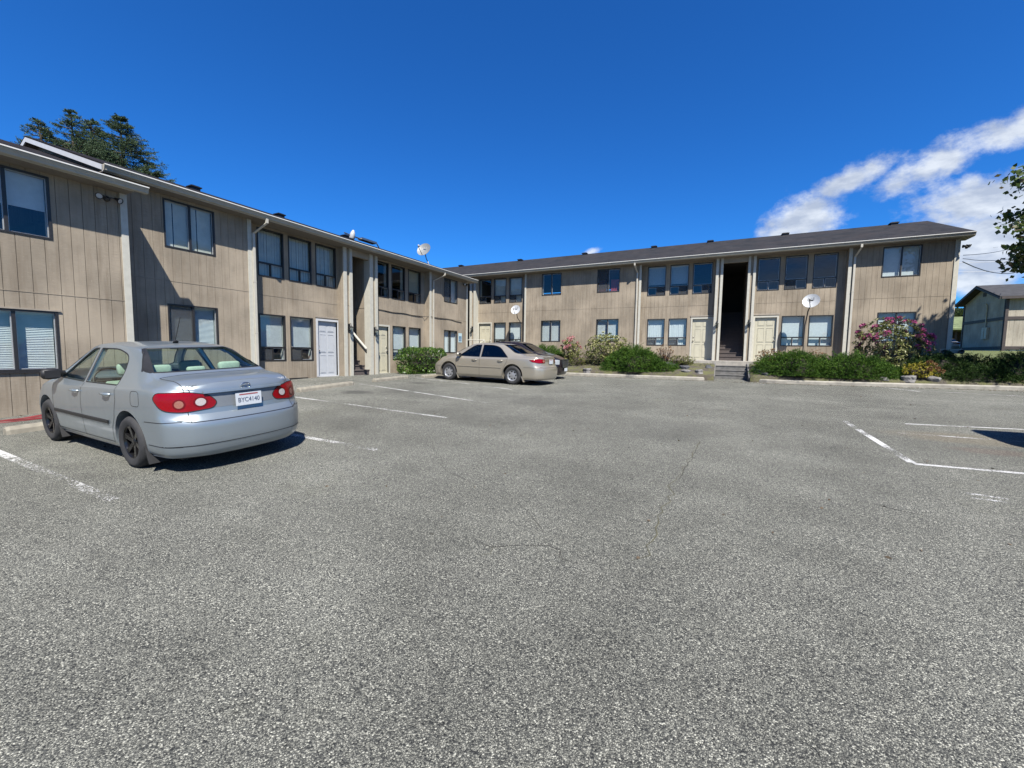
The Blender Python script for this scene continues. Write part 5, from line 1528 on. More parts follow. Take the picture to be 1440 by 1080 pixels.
def build_ground():
    A = asphalt()
    earth = simple('bare earth', (.12, .10, .07), .95, .3, .5, .2)
    g = MB(); g.add([(-2500, -2500, -1.2), (2500, -2500, -1.2), (2500, 2500, -1.2), (-2500, 2500, -1.2)], [(0, 1, 2, 3)]); o = g.obj('ground', earth); o['kind'] = 'structure'
    xs = np.arange(-34, 46.01, .5); ys = np.concatenate([np.arange(-30, 17.9, .5), [17.97, 18.4, 18.8, 19.25]])
    grid_surface('parking_lot', xs, ys, lambda x, y: groundv(x, y), A)
    lawn = NT('mown grass'); v = lawn.coord()
    lawn.set(Base_Color=lawn.mix(lawn.ramp(lawn.noise(v, 30, 4), [(.3, 0.), (.7, 1.)]), (.055, .075, .016), lawn.mix(lawn.noise(v, .5, 4), (.085, .11, .022), (.12, .115, .035))), Roughness=.9); lawn.bump(lawn.noise(v, 45, 3), .8, .04)
    grid_surface('lawn', np.concatenate([np.arange(-60, 8, 4), np.arange(8.2, 60, 1.5), [80, 120, 300]]), np.concatenate([np.arange(21.2, 60, 1.5), [70, 90, 130, 300]]), lambda x, y: landz(x, y) + .03, lawn.mat)
    soil = NT('planting soil'); v = soil.coord()
    soil.set(Base_Color=soil.mix(soil.ramp(soil.noise(v, 3, 5, .6), [(.42, 0.), (.6, 1.)]), soil.ramp(soil.noise(v, 40, 3), [(.3, (.03, .024, .017)), (.7, (.10, .085, .065))]), soil.ramp(soil.noise(v, 50, 3), [(.3, (.045, .055, .014)), (.7, (.13, .12, .05))])), Roughness=.95); soil.bump(soil.noise(v, 35, 5), 1, .05)
    xs = sorted(set(list(np.arange(-12.5, 30.01, .25)) + [-.2, 1.05]))
    grid_surface('planting_bed', xs, np.array([18.1, 18.3, 18.6, 18.9, 19.2, 19.5, 19.8, 20.05, 20.6, 21.2, 21.8, 22.45]), lambda x, y: landz(x, y) + .05, soil.mat, skip=lambda x, y: -.2 < x < 1.05 and y < 20.5, skirt=.7)
    # side cheeks that hold the bed back beside the steps
    for a, b, lb in ((-.235, -.165, 'left'), (1.005, 1.075, 'right')):
        c = MB(); c.ext([(18.2, .4), (18.2, .70), (20.1, 1.24), (20.1, .4)], lambda p, q, t: (t, p, q), a, b)
        top(c.obj('step_cheek', CONC_D), 'low grey concrete cheek on the %s side of the four steps' % lb, 'retaining wall')
    # walkways
    for a, b in ((-4.2, 5.0), (-15.6, -10.6)):
        m = MB(); k = a
        while k < b - .05:
            e = min(k + 1.5, b); m.box(W, k + .004, e - .004, 20.0, 22.79, .95, 1.285); k = e
        m.box(W, a + .01, b - .01, 20.02, 22.78, .9, 1.27); o = m.obj('walkway', CONC); o['kind'] = 'structure'
    st = MB()
    for k in range(4):
        z = .56 + .181 * (k + 1); y = 19.18 + .28 * k
        st.box(W, -.16, 1.0, y, 20.005 if k < 3 else 20.015, z - .18 if k else .35, z - .03 if k < 3 else 1.255)
        if k < 3: st.box(W, -.165, 1.005, y - .018, y + .29, z - .03, z)
        else: st.box(W, -.165, 1.005, y - .018, 20.0, z - .03, 1.285)
    top(st.obj('concrete_steps', CONC_D), 'four grey concrete steps rising from the lot to the walkway', 'steps')
    kerb_run('kerb', -9.2, -.24, lambda x: 17.93 + max(0, x + 1.1)**2 * .5)
    kerb_run('kerb', 1.09, 30, lambda x: 17.91 + max(0, 1.9 - x)**2 * .6)
    # gutter line of grit at the foot of the kerb
    # raised margin beside the left building
    P = worn_paint('worn white line paint', (.54, .54, .52), .28); P2 = worn_paint('faint line paint', (.5, .5, .48), .19); P3 = worn_paint('fresh line paint', (.52, .52, .50), .25)
    def ln(pts, w, mt):
        m = MB(); strip(m, pts, w); o = m.obj('parking_line', mt, recalc=False); o['kind'] = 'structure'
    ln([(-10.1, 9.42), (-5.97, 8.67), (-4.9, 8.5)], .07, P3); ln([(-9.6, 6.63), (-4.69, 6.52)], .07, P3)
    ln([(-9.5, 4.16), (-5.13, 4.21), (-4.2, 4.2)], .10, P2); ln([(-10.0, 1.78), (-8.0, 1.75)], .10, P); ln([(-8.0, 1.75), (-5.1, 1.72)], .10, P2)
    ln([(-10.3, 12.4), (-7.9, 11.85), (-5.6, 11.2)], .09, P2); ln([(-10.6, 14.7), (-5.9, 14.5)], .09, P)
    ln([(2.18, 9.88), (2.22, 6.85)], .09, P); ln([(2.22, 6.8), (8, 7.0)], .08, P3); ln([(3.1, 10.0), (9, 10.6)], .07, P)
    ln([(2.28, 5.70), (2.56, 5.66)], .05, P); ln([(2.26, 5.56), (2.50, 5.53)], .05, P)
    ln([(2.7, 8.98), (4.2, 8.95)], .06, P2)
    ln([(1.2, 18.3), (1.45, 17.1)], .08, P2); ln([(4.8, 17.8), (5.5, 16.2)], .08, P2); ln([(4.95, 17.0), (8.9, 15.6)], .07, P2)
    # cracks, filled with dirt and a little moss
    crack = simple('crack dirt', (.06, .058, .05), .95, .4, 30, 0); moss = simple('mossy crack', (.10, .095, .055), .95, .35, 30, 0)
    def crk(pts, w, mt):
        q = []
        for (a, b) in zip(pts[:-1], pts[1:]):
            L = math.dist(a, b); k = max(1, int(L / .12))
            for j in range(k):
                t = j / k; q.append((a[0] + (b[0] - a[0]) * t + random.gauss(0, .018), a[1] + (b[1] - a[1]) * t + random.gauss(0, .018)))
        q.append(pts[-1]); m = MB(); 
        V = []
        for i, p in enumerate(q):
            p = Vector(p); t = (Vector(q[min(i + 1, len(q) - 1)]) - Vector(q[max(i - 1, 0)])).normalized(); s = Vector((-t.y, t.x)) * w * random.uniform(.2, .8) / 2
            if i in (0, len(q) - 1): s *= .1
            for r_ in (p - s, p + s): V.append((r_.x, r_.y, ground(r_.x, r_.y) + .0035))
        m.add(V, [(2 * i, 2 * i + 2, 2 * i + 3, 2 * i + 1) for i in range(len(q) - 1)]); o = m.obj('pavement_crack', mt, recalc=False); o['kind'] = 'structure'
    crk([(-1.62, 2.62), (-1.45, 2.60), (-1.3, 2.70), (-1.12, 2.80), (-1.0, 2.78), (-.96, 2.68), (-.85, 2.66)], .016, crack); crk([(-1.42, 2.60), (-1.45, 2.50), (-1.5, 2.42)], .014, moss)
    crk([(-.22, 6.94), (-.30, 5.6), (-.42, 4.6), (-.37, 4.4), (-.42, 3.6), (-.40, 3.0), (-.5, 2.85)], .014, moss); crk([(-.22, 6.94), (-.30, 5.6), (-.38, 4.7)], .016, crack)
    crk([(1.1, 5.0), (2.2, 4.6), (3.4, 4.5), (5.2, 4.4)], .012, crack); crk([(-4.2, 5.3), (-2.8, 3.9), (-1.6, 3.4), (-1.2, 3.0)], .010, crack)
    crk([(-3, 16.9), (0, 14.9), (3.4, 13.2), (8, 12.4)], .03, crack); crk([(-9.3, 13.7), (-4, 13.9), (1, 15.6)], .03, crack); crk([(-5.5, 10), (-3, 10.4), (0, 10.2), (3, 11.4)], .02, crack)
    # wheel stops
    ws = simple('weathered wheel stop', (.29, .265, .21), .9, .25, 7, .35)
    for i, (a, b, lab) in enumerate((((-10.0, 2.14), (-10.0, 3.95), 'concrete wheel stop in front of the silver sedan'), ((-9.99, 7.2), (-10.1, 9.1), 'concrete wheel stop in the empty space nearest the silver sedan'),
                         ((-10.2, 10.1), (-10.45, 12.0), 'concrete wheel stop in front of the cream door and hedge'), ((-10.2, 12.6), (-10.3, 14.5), 'concrete wheel stop in front of the gold sedan'))):
        d = (Vector(b) - Vector(a)); L = d.length; d.normalize(); s = Vector((-d.y, d.x)); m = MB(); V = []
        for t, k in ((0, .82), (.04, 1), (L - .04, 1), (L, .82)):
            p = Vector(a) + d * t; z = ground(p.x, p.y)
            for q, h in ((-.095, -.01), (-.085, .07), (-.055, .115), (.055, .115), (.085, .07), (.095, -.01)): r_ = p + s * q * k; V.append((r_.x, r_.y, z + h * k))
        m.add(V, [(j * 6 + k, j * 6 + (k + 1) % 6, (j + 1) * 6 + (k + 1) % 6, (j + 1) * 6 + k) for j in range(3) for k in range(6)] + [tuple(range(6)), tuple(range(23, 17, -1))])
        top(m.obj('wheel_stop', ws), lab, 'wheel stop', 'concrete wheel stops along the left spaces')
    # red hose in loops by the wall
    hz = simple('red rubber hose', (.30, .03, .035), .45, .15, 12, .05); pts = []
    for k in range(190):
        t = k / 190; an = t * 6.28 * 2.4; r_ = .34 + .10 * math.sin(an * 1.7 + 1)
        x = -11.35 + r_ * .55 * math.cos(an) + .12 * math.sin(t * 9); y = 2.95 + r_ * 1.55 * math.sin(an) - .25 * t
        pts.append((x, y, ground(x, y) + .02 + .03 * abs(math.sin(an * .9 + .5)) + (.06 if .45 < t < .5 else 0)))
    pts += [(-11.5 + .1 * math.sin(k * .5), 2.4 - .12 * k, ground(-11.5, 2.4 - .12 * k) + .02) for k in range(26)]
    h = MB(); h.tube(pts, .009, 6); top(h.obj('garden_hose', hz), 'red garden hose in loose loops on the ground by the wall', 'hose')
    # dry leaves and grit gathered along the kerb and the left wall
    n = 1500; rs = np.random.default_rng(9); x = rs.uniform(-9, 12, n); y = 17.88 - np.abs(rs.normal(size=n)) * .16
    x2 = -10.4 - np.abs(rs.normal(size=400)) * .8; y2 = rs.uniform(1, 17, 400); x3 = rs.uniform(-9, 6, 260); y3 = rs.uniform(2.5, 16, 260)
    x = np.concatenate([x, x2, x3]); y = np.concatenate([y, y2, y3]); P = np.stack([x, y, groundv(x, y) + .006], -1)
    o = leaf_mesh('leaf_litter', P, rs.normal(size=P.shape) * np.array([1, 1, .12]), rs.uniform(.015, .05, len(P)), rs.uniform(.01, .03, len(P)), .1, None, simple('dry leaf bits', (.12, .085, .05), .9, .5, 9, 0)); o['kind'] = 'stuff'; o['label'] = 'dry leaf bits and grit scattered on the paving and along the kerb'
    # rocks in the bed
    R1 = simple('grey lichen rock', (.085, .088, .095), .9, .45, 5, .6); R2 = simple('pale rock', (.22, .21, .20), .9, .35, 5, .5)
    for i, (x, y, r_, mt, lab) in enumerate((
            (-2.0, 19.4, .26, R1, 'broad grey rock under the low azalea left of the steps'), (-1.35, 18.9, .22, R1, 'dark grey rock in the middle of the bed left of the steps'),
            (-.75, 18.45, .20, R2, 'pale rock at the kerb end beside the steps'), (-.45, 19.3, .17, R1, 'grey rock against the cheek left of the steps'),
            (-1.25, 18.45, .16, R2, 'pale flat rock just behind the kerb left of the steps'), (-2.9, 19.6, .24, R2, 'grey rock below the walkway edge by the juniper'),
            (-3.0, 18.6, .17, R2, 'small pale rock at the juniper tip'), (-5.35, 18.2, .22, R2, 'white rock at the kerb left of the big juniper'), (-7.1, 18.8, .22, R1, 'dark rock below the pink flowered shrub'),
            (-7.6, 19.3, .30, R1, 'grey rock ledge right of the dark sedan'), (1.35, 18.75, .20, R1, 'dark blue grey rock right of the steps'), (1.3, 19.25, .19, R2, 'pinkish rock beside the upper steps on the right'),
            (1.55, 18.4, .15, R1, 'small dark rock at the right kerb end'), (5.0, 18.25, .15, R2, 'small white rock under the flowering rhododendron'), (5.65, 18.3, .24, R2, 'pale pointed rock left of the yellow shrub'),
            (6.25, 18.3, .22, R2, 'pale rock right of the yellow shrub'), (7.5, 21.3, .26, SHARED['black'], 'dark lump of rock on the lawn edge behind the right junipers'))):
        rock(x, y, float(landz(np.array([x]), np.array([y]))[0]) + .02 + r_ * .1, r_, lab, mt)
# ------------------------------------------------------------------ fittings on the buildings
DISH_W = simple('white dish enamel', (.52, .54, .56), .45, .08, 12, .03)
DISH_M = simple('dull grey dish enamel', (.24, .25, .25), .5, .12, 12, .03)
DISH_G = simple('grey dish back', (.30, .31, .32), .5, .1, 12, .03)
def dish(name_lab, foot, centre, nrm, r=.36, mast=None, mat=None, arm_up=.0, ink=True):
    t = empty('satellite_dish', foot, name_lab, 'satellite dish')
    c = Vector(centre); n = Vector(nrm).normalized(); mb = MB(); seg = 36
    side = n.cross(Vector((0, 0, 1))).normalized(); up = side.cross(n).normalized()
    V = [c]; F_ = []
    for i in range(1, 7):
        q = i / 6
        for k in range(seg):
            a = 2 * math.pi * k / seg
            V.append(c + side * math.cos(a) * r * q + up * math.sin(a) * r * 1.08 * q + n * (.10 * r / .36 * q * q))
    F_ += [(0, 1 + k, 1 + (k + 1) % seg) for k in range(seg)]
    for i in range(5): F_ += [(1 + i * seg + k, 1 + (i + 1) * seg + k, 1 + (i + 1) * seg + (k + 1) % seg, 1 + i * seg + (k + 1) % seg) for k in range(seg)]
    mb.add(V, F_, 0, True)
    nv = len(V); V2 = [v - n * .008 for v in V]; mb.add(V2, [f[::-1] for f in F_], 1, True)
    rim = [V[1 + 5 * seg + k] for k in range(seg)]; rim2 = [v - n * .008 for v in rim]
    mb.add(rim + rim2, [(k, (k + 1) % seg, seg + (k + 1) % seg, seg + k) for k in range(seg)], 0)
    d = mb.obj('reflector', [mat or DISH_W, DISH_G], t, recalc=False)
    a = MB(); bot = c - up * r * .98 + n * .09; tip = c - up * r * .75 + n * .62 * r / .36
    a.tube([c - n * .05 - up * .05, bot - n * .03, tip], .014, 8)
    a.obj('feed_arm', SHARED['black'], t)
    l = MB(); l.lathe([(0, 0), (.035, 0), (.04, .05), (.03, .12), (0, .12)], tip + up * .05, -n + up * .35, 12); l.obj('feed_horn', DISH_W, t)
    m = MB(); pts = [c - n * .06 - up * .02] + [Vector(p) for p in mast]; m.tube(pts, .022, 8)
    m.box(frame(c - n * .07, side, n), -.06, .06, -.03, .055, -.09, .09); m.obj('mast', SHARED['black'] if mat is None else METAL, t)
    if ink:
        k = MB()
        for (x0, x1, y0, y1) in ((-.10, -.04, .06, .20), (0, .05, .09, .19), (.08, .15, .02, .13), (.0, .04, -.03, .05)):
            pts = []
            for (x, y) in ((x0, y0), (x1, y0), (x1, y1), (x0, y1)):
                q = math.hypot(x, y) / r; pts.append(c + side * x + up * y + n * (.10 * r / .36 * q * q + .004))
            k.add(pts, [(0, 1, 2, 3)])
        k.obj('printed_mark', DISH_G, d)
    return t

def lantern(F, u, z, n, lab):
    t = empty('wall_lantern', F(u, n, z - .2), lab, 'wall lamp', 'black lanterns on the stair posts')
    m = MB(); m.box(F, u - .05, u + .05, n, n + .025, z - .12, z + .14)
    m.tube([F(u, n + .02, z + .08), F(u, n + .08, z + .16), F(u, n + .13, z + .13), F(u, n + .14, z + .06)], .010, 6)
    m.lathe([(.0, .06), (.03, .05), (.085, 0), (.085, -.012), (.0, -.012)], F(u, n + .14, z + .0), (0, 0, 1), 6, smooth=False)
    m.lathe([(.0, 0), (.05, 0), (.052, .02), (.0, .02)], F(u, n + .14, z - .24), (0, 0, 1), 6, smooth=False)
    for k in range(6):
        a = k / 6 * 6.283; b = Vector(F(u, n + .14, z - .01)); c = Vector(F(u, n + .14, z - .22))
        m.tube([b + Vector((math.cos(a) * .075, math.sin(a) * .075, 0)), c + Vector((math.cos(a) * .05, math.sin(a) * .05, 0))], .005, 4)
    m.obj('lantern_body', IRON, t)
    g = MB(); g.lathe([(.07, 0), (.047, -.20)], F(u, n + .14, z - .015), (0, 0, 1), 6, smooth=False); g.obj('lantern_glass', PANE, t)
    return t

def floodlight(F, u, z, n, lab, spread=.22, du=0):
    t = empty('floodlight', F(u, n, z), lab, 'floodlight')
    m = MB(); N = Vector(F(0, 1, 0)) - Vector(F(0, 0, 0)); U = Vector(F(1, 0, 0)) - Vector(F(0, 0, 0))
    m.lathe([(0, .05), (.05, .045), (.06, 0)], F(u, n, z), N, 16)
    heads = []
    for s in (-1, 1):
        p0 = Vector(F(u, n + .04, z)); p1 = Vector(F(u + s * spread * .6, n + .10, z + .02)); ax = (N * .75 + U * s * .45 + Vector((0, 0, -.45))).normalized()
        m.tube([p0, p0 * .5 + p1 * .5 + Vector((0, 0, .02)), p1], .012, 6)
        m.lathe([(0, -.03), (.025, -.03), (.03, .02), (.062, .08), (.066, .10), (.056, .10), (.05, .085)], p1, ax, 16)
        heads.append((p1, ax))
    m.obj('floodlight_head', IRON, t)
    for p1, ax in heads:
        g = MB(); g.lathe([(0, .092), (.052, .088)], p1, ax, 16); g.obj('bulb_face', DISH_W, t)
    return t

def fittings(FL, FN, FR):
    lantern(FL, 11.51, 1.85, .0, 'black lantern left of the stair opening of the left building')
    lantern(FL, 12.83, 1.80, .0, 'black lantern right of the stair opening of the left building')
    lantern(FR, -.225, 1.76, .0, 'black lantern left of the stair opening of the far building')
    lantern(FR, 1.125, 1.78, .0, 'black lantern right of the stair opening of the far building')
    lantern(FR, -14.19, 1.70, .0, 'black lantern by the corner where the two buildings meet')
    floodlight(FN, 4.30, 4.66, .0, 'black twin floodlight under the gutter of the nearest block')
    floodlight(FL, 19.5, 4.70, .0, 'black floodlight high on the wall above the blue parking sign', .12)
    t = floodlight(frame((8.15, 0, 1.31), (0, 1, 0), (1, 0, 0)), 22.35, 4.55, 0, 'dark floodlight on the corner of the far building', .12)
    # disabled parking sign
    s = empty('parking_sign', FL(19.16, 0, 1.5), 'small white and blue disabled parking sign on the wall', 'sign')
    m = MB(); m.box(FL, 19.0, 19.33, .003, .012, 1.50, 2.0); m.obj('sign_plate', simple('pale sign face', (.55, .72, .76), .5, .05, 10, .02), s)
    m = MB(); m.box(FL, 19.05, 19.28, .0125, .0145, 1.56, 1.84); m.obj('sign_symbol_panel', simple('sign blue', (.04, .16, .30), .5, .05, 10, .02), s)
    w = simple('sign white', (.7, .75, .78), .5, .05, 10, .02); m = MB()
    m.lathe([(0, 0), (.017, 0), (.017, .002), (0, .002)], FL(19.15, .015, 1.80), (1, 0, 0), 12)
    m.tube([FL(19.15, .016, 1.78), FL(19.155, .016, 1.70), FL(19.20, .016, 1.70), FL(19.225, .016, 1.64)], .009, 5)
    m.tube([FL(19.165 + .05 * math.cos(a), .016, 1.655 + .05 * math.sin(a)) for a in np.linspace(2.3, 6.0, 12)], .008, 5)
    m.obj('wheelchair_symbol', w, s)
    # dishes
    dish('white satellite dish on a mast above the right hand shrubs', (3.25, 21.9, 1.3), (3.40, 21.95, 3.90), (-.25, -.85, .45), .315,
         [(3.33, 22.15, 3.5), (3.25, 22.1, 2.9), (3.22, 22.05, 1.35)])
    dish('white satellite dish on the far wall above the parked cars', (-10.7, 22.2, 2.8), (-10.88, 22.0, 4.02), (.1, -.85, .4), .28,
         [(-10.85, 22.15, 3.6), (-10.72, 22.35, 3.3), (-10.70, 22.47, 3.3)])
    dish('grey satellite dish standing on the gutter of the left building', (-12.5, 15.7, 5.4), (-12.62, 15.75, 6.23), (.15, -.75, .42), .33,
         [(-12.6, 15.85, 5.9), (-12.5, 15.86, 5.7), (-12.36, 15.8, 5.52), (-12.42, 15.65, 5.44)], DISH_M)
    # second dish lying on the roof
    t = empty('roof_antenna', FL(14.4, -3.0, 6.4), 'small white antenna lying on the left roof beside the dish', 'antenna')
    m = MB(); m.lathe([(0, 0), (.10, .02), (.13, .06), (.10, .3), (.04, .42), (0, .44)], FL(13.7, -2.2, 5.95), (.2, .1, 1), 14); m.obj('antenna_head', DISH_W, t)
    m = MB(); m.tube([FL(13.3, -2.2, 6.15), FL(14.3, -2.2, 6.1), FL(15.2, -2.2, 6.17), FL(15.4, -2.2, 5.95)], .03, 6); m.box(FL, 14.2, 15.1, -2.35, -2.05, 6.07, 6.16); m.obj('antenna_base', METAL, t)
    # walkway rail at the inner corner
    r = empty('walkway_rail', (-12.7, 20.3, 1.2), 'cream pipe rail by the inner corner walkway', 'handrail')
    m = MB(); m.tube([(-14.0, 20.3, 2.23), (-12.0, 20.3, 2.22)], .025, 8); m.tube([(-12.0, 20.3, 2.22), (-13.0, 19.3, 1.2)], .022, 8)
    m.tube([(-12.0, 20.3, 2.22), (-12.0, 20.3, 1.3)], .022, 8); m.tube([(-13.2, 20.3, 2.22), (-13.2, 20.3, 1.3)], .022, 8)
    m.obj('rail_pipe', TRIM, r)
def build_neighbour():
    z0 = 2.25; X0, X1, Y0, Y1 = 23.1, 42.0, 54.3, 61.7
    t = empty('house', (X0 + 4, Y0, z0), 'pale two storey house with dark brown trim beyond the lawn', 'house')
    BR = simple('dark brown trim', (.06, .045, .04), .7, .2, 8, .1); CR = simple('cream base wall', (.6, .56, .45), .8, .1, 4, .1); RF = simple('dark composition roof', (.045, .045, .048), .9, .3, 2.5, .3)
    Ff = frame((0, Y0, z0), (1, 0, 0), (0, -1, 0)); Fs = frame((X0, 0, z0), (0, -1, 0), (-1, 0, 0))
    w = [(25.75, 27.3, 1.75, 2.9), (25.9, 27.1, 3.9, 4.75)] + [(30 + 4 * i, 31.4 + 4 * i, a, b) for i in range(3) for a, b in ((1.5, 2.9), (3.6, 4.75))]
    siding(Ff, t, X0, X1, .25, 5.0, 0, w, .3, None, SIDING_PALE); siding(Fs, t, -Y1, -Y0 - .02, .25, 5.0, 0, [], .3, None, SIDING_PALE)
    g = MB(); g.ext([(-Y1, 5.0), (-Y0, 5.0), (-(Y0 + Y1) / 2, 6.40)], lambda p, q, s: Fs(p, s, q), -.12, 0); g.obj('gable_wall', SIDING_PALE, t)
    b = MB()
    for z in (2.95, .25): b.box(Ff, X0, X1, .002, .06, z, z + .28); b.box(Fs, -Y1, -Y0 - .07, .002, .06, z, z + .28)
    b.box(Ff, X0 - .06, X0 + .14, .003, .07, -.1, 5.0); b.box(Fs, -Y0 - .2, -Y0 - .071, .003, .065, -.1, 5.0); b.box(Fs, -Y1, -Y1 + .2, .003, .065, -.1, 5.0); b.obj('trim_board', BR, t)
    f = MB(); f.box(Ff, X0 + .05, X1, -.1, -.02, -.4, .25); f.box(Fs, -Y1, -Y0 - .1, -.1, -.02, -.4, .25); f.box(Ff, 24.9, 25.5, -.018, .02, .05, .20, 1); f.obj('base_wall', [CR, BR], t)
    for a in w: window(Ff, t, *a, 0, 'slider', 'curtain' if a[2] < 2 else None, fr=TRIM if a[2] < 2 else BRONZE)
    zr = 5.05; mid = (Y0 + Y1) / 2; sl = .367; ov = .55
    r = MB(); h = (mid - Y0 + ov) * sl
    r.ext([(Y0 - ov, zr), (Y0 - ov, zr + .12), (mid, zr + .12 + h), (Y1 + ov, zr + .12), (Y1 + ov, zr), (mid, zr + h)], lambda p, q, s: (s, p, z0 + q - .12), X0 - .7, X1 + .6)
    ro = r.obj('roof', RF, t)
    r = MB(); r.ext([(Y0 - ov, zr - .14), (Y0 - ov, zr - .002), (mid, zr + h - .002), (Y1 + ov, zr - .002), (Y1 + ov, zr - .14), (mid, zr + h - .16)], lambda p, q, s: (s, p, z0 + q - .12), X0 - .72, X0 - .66); r.obj('rake_board', BR, ro)
    r = MB(); r.box(W, X0 - .6, X1 + .5, Y0 - ov + .02, Y0, z0 + 4.86, z0 + 4.9); r.box(W, X0 - .6, X1 + .5, Y0 - ov - .03, Y0 - ov - .001, z0 + 4.8, z0 + 5.03); r.obj('soffit', BR, ro)
    v = MB(); v.box(Fs, -mid - .25, -mid + .25, .002, .04, 5.5, 5.9); v.obj('gable_vent', BR, t)
    m = MB(); 
    for k in range(2): m.box(Fs, -57.55 + k * .5, -57.15 + k * .5, .02, .20, 1.3, 2.4)
    m.tube([Fs(-57.2, .08, 2.4), Fs(-57.2, .08, 4.6), Fs(-57.1, .25, 4.75)], .05, 6); m.obj('meter_box', GUTTER, t)
    # rest of the block
    Bk = MB(); Bk.box(W, X0 + .1, X1, Y1 - .2, Y1, z0 - .3, z0 + 5.0); Bk.box(W, X1 - .1, X1, Y0 + .15, Y1 - .21, z0 - .3, z0 + 5.0); Bk.obj('rear_wall', SIDING_PALE, t)
    # house far behind with green roof and carport
    t = empty('house', (27, 78, 2.6), 'low dark carport with a mossy green roof far behind', 'carport'); GR = simple('mossy roof', (.16, .20, .09), .9, .3, 1.5, .3)
    m = MB(); m.box(W, 22, 34, 82, 82.2, 2.3, 5.5)
    for x in (22.2, 27.8, 33.8): m.box(W, x, x + .18, 76, 76.2, 2.3, 5.5)
    m.obj('wall', BR, t)
    m = MB(); m.ext([(75, 5.4), (75, 5.6), (79, 7.4), (83, 5.6), (83, 5.4)], lambda p, q, s: (s, p, q), 21, 35); m.obj('roof', GR, t)
    # distant trees behind
    far = leafmat('distant tree leaf', [(.03, .05, .02), (.06, .09, .03), (.10, .13, .04)], .6, .3, .2, .2)
    leafy_tree('round green tree far behind the carport', (36, 98, 3), [((36, 98, 7.2), (4.5, 4, 2.8), 1.)], far, 46, 61, 60, (.5, .42))
    # wires
    def wire(a, b, sag, r, lab, mt=IRON):
        a, b = Vector(a), Vector(b); m = MB(); m.tube([a.lerp(b, s) - Vector((0, 0, sag * 4 * s * (1 - s))) for s in np.linspace(0, 1, 17)], r, 5); top(m.obj('power_line', mt), lab, 'wire')
    WG = simple('pale wire', (.6, .62, .65), .6, .1, 2, 0)
    wire((8.25, 22.5, 5.55), (25, 53, 13.2), .6, .012, 'upper dark service wire from the corner of the far building')
    wire((8.25, 22.5, 5.42), (25, 52.6, 12.6), .9, .012, 'middle dark service wire from the corner of the far building')
    wire((8.25, 22.5, 5.30), (25, 52.2, 12.0), 1.5, .018, 'lowest and thickest service wire from the corner of the far building')
    wire((20, 70, 13.6), (52, 76, 14.8), .7, .028, 'upper pale wire above the neighbouring house', WG); wire((20, 70, 12.5), (52, 76, 13.6), .7, .028, 'lower pale wire above the neighbouring house', WG)
    # low twin light on the lawn edge
    t = empty('garden_light', (7.75, 21.4, 1.3), 'small grey twin headed garden light on the lawn edge', 'garden light')
    m = MB(); m.tube([(7.75, 21.4, 1.2), (7.75, 21.4, 1.75)], .03, 8); m.box(W, 7.45, 8.05, 21.36, 21.44, 1.72, 1.90); m.obj('light_bracket', GUTTER, t)
    for x in (7.52, 7.98):
        m = MB(); m.lathe([(0, 0), (.05, 0), (.085, .12), (.07, .12), (0, .08)], (x, 21.34, 1.80), (0, -1, -.1), 14); m.obj('lamp_head', IRON, t)

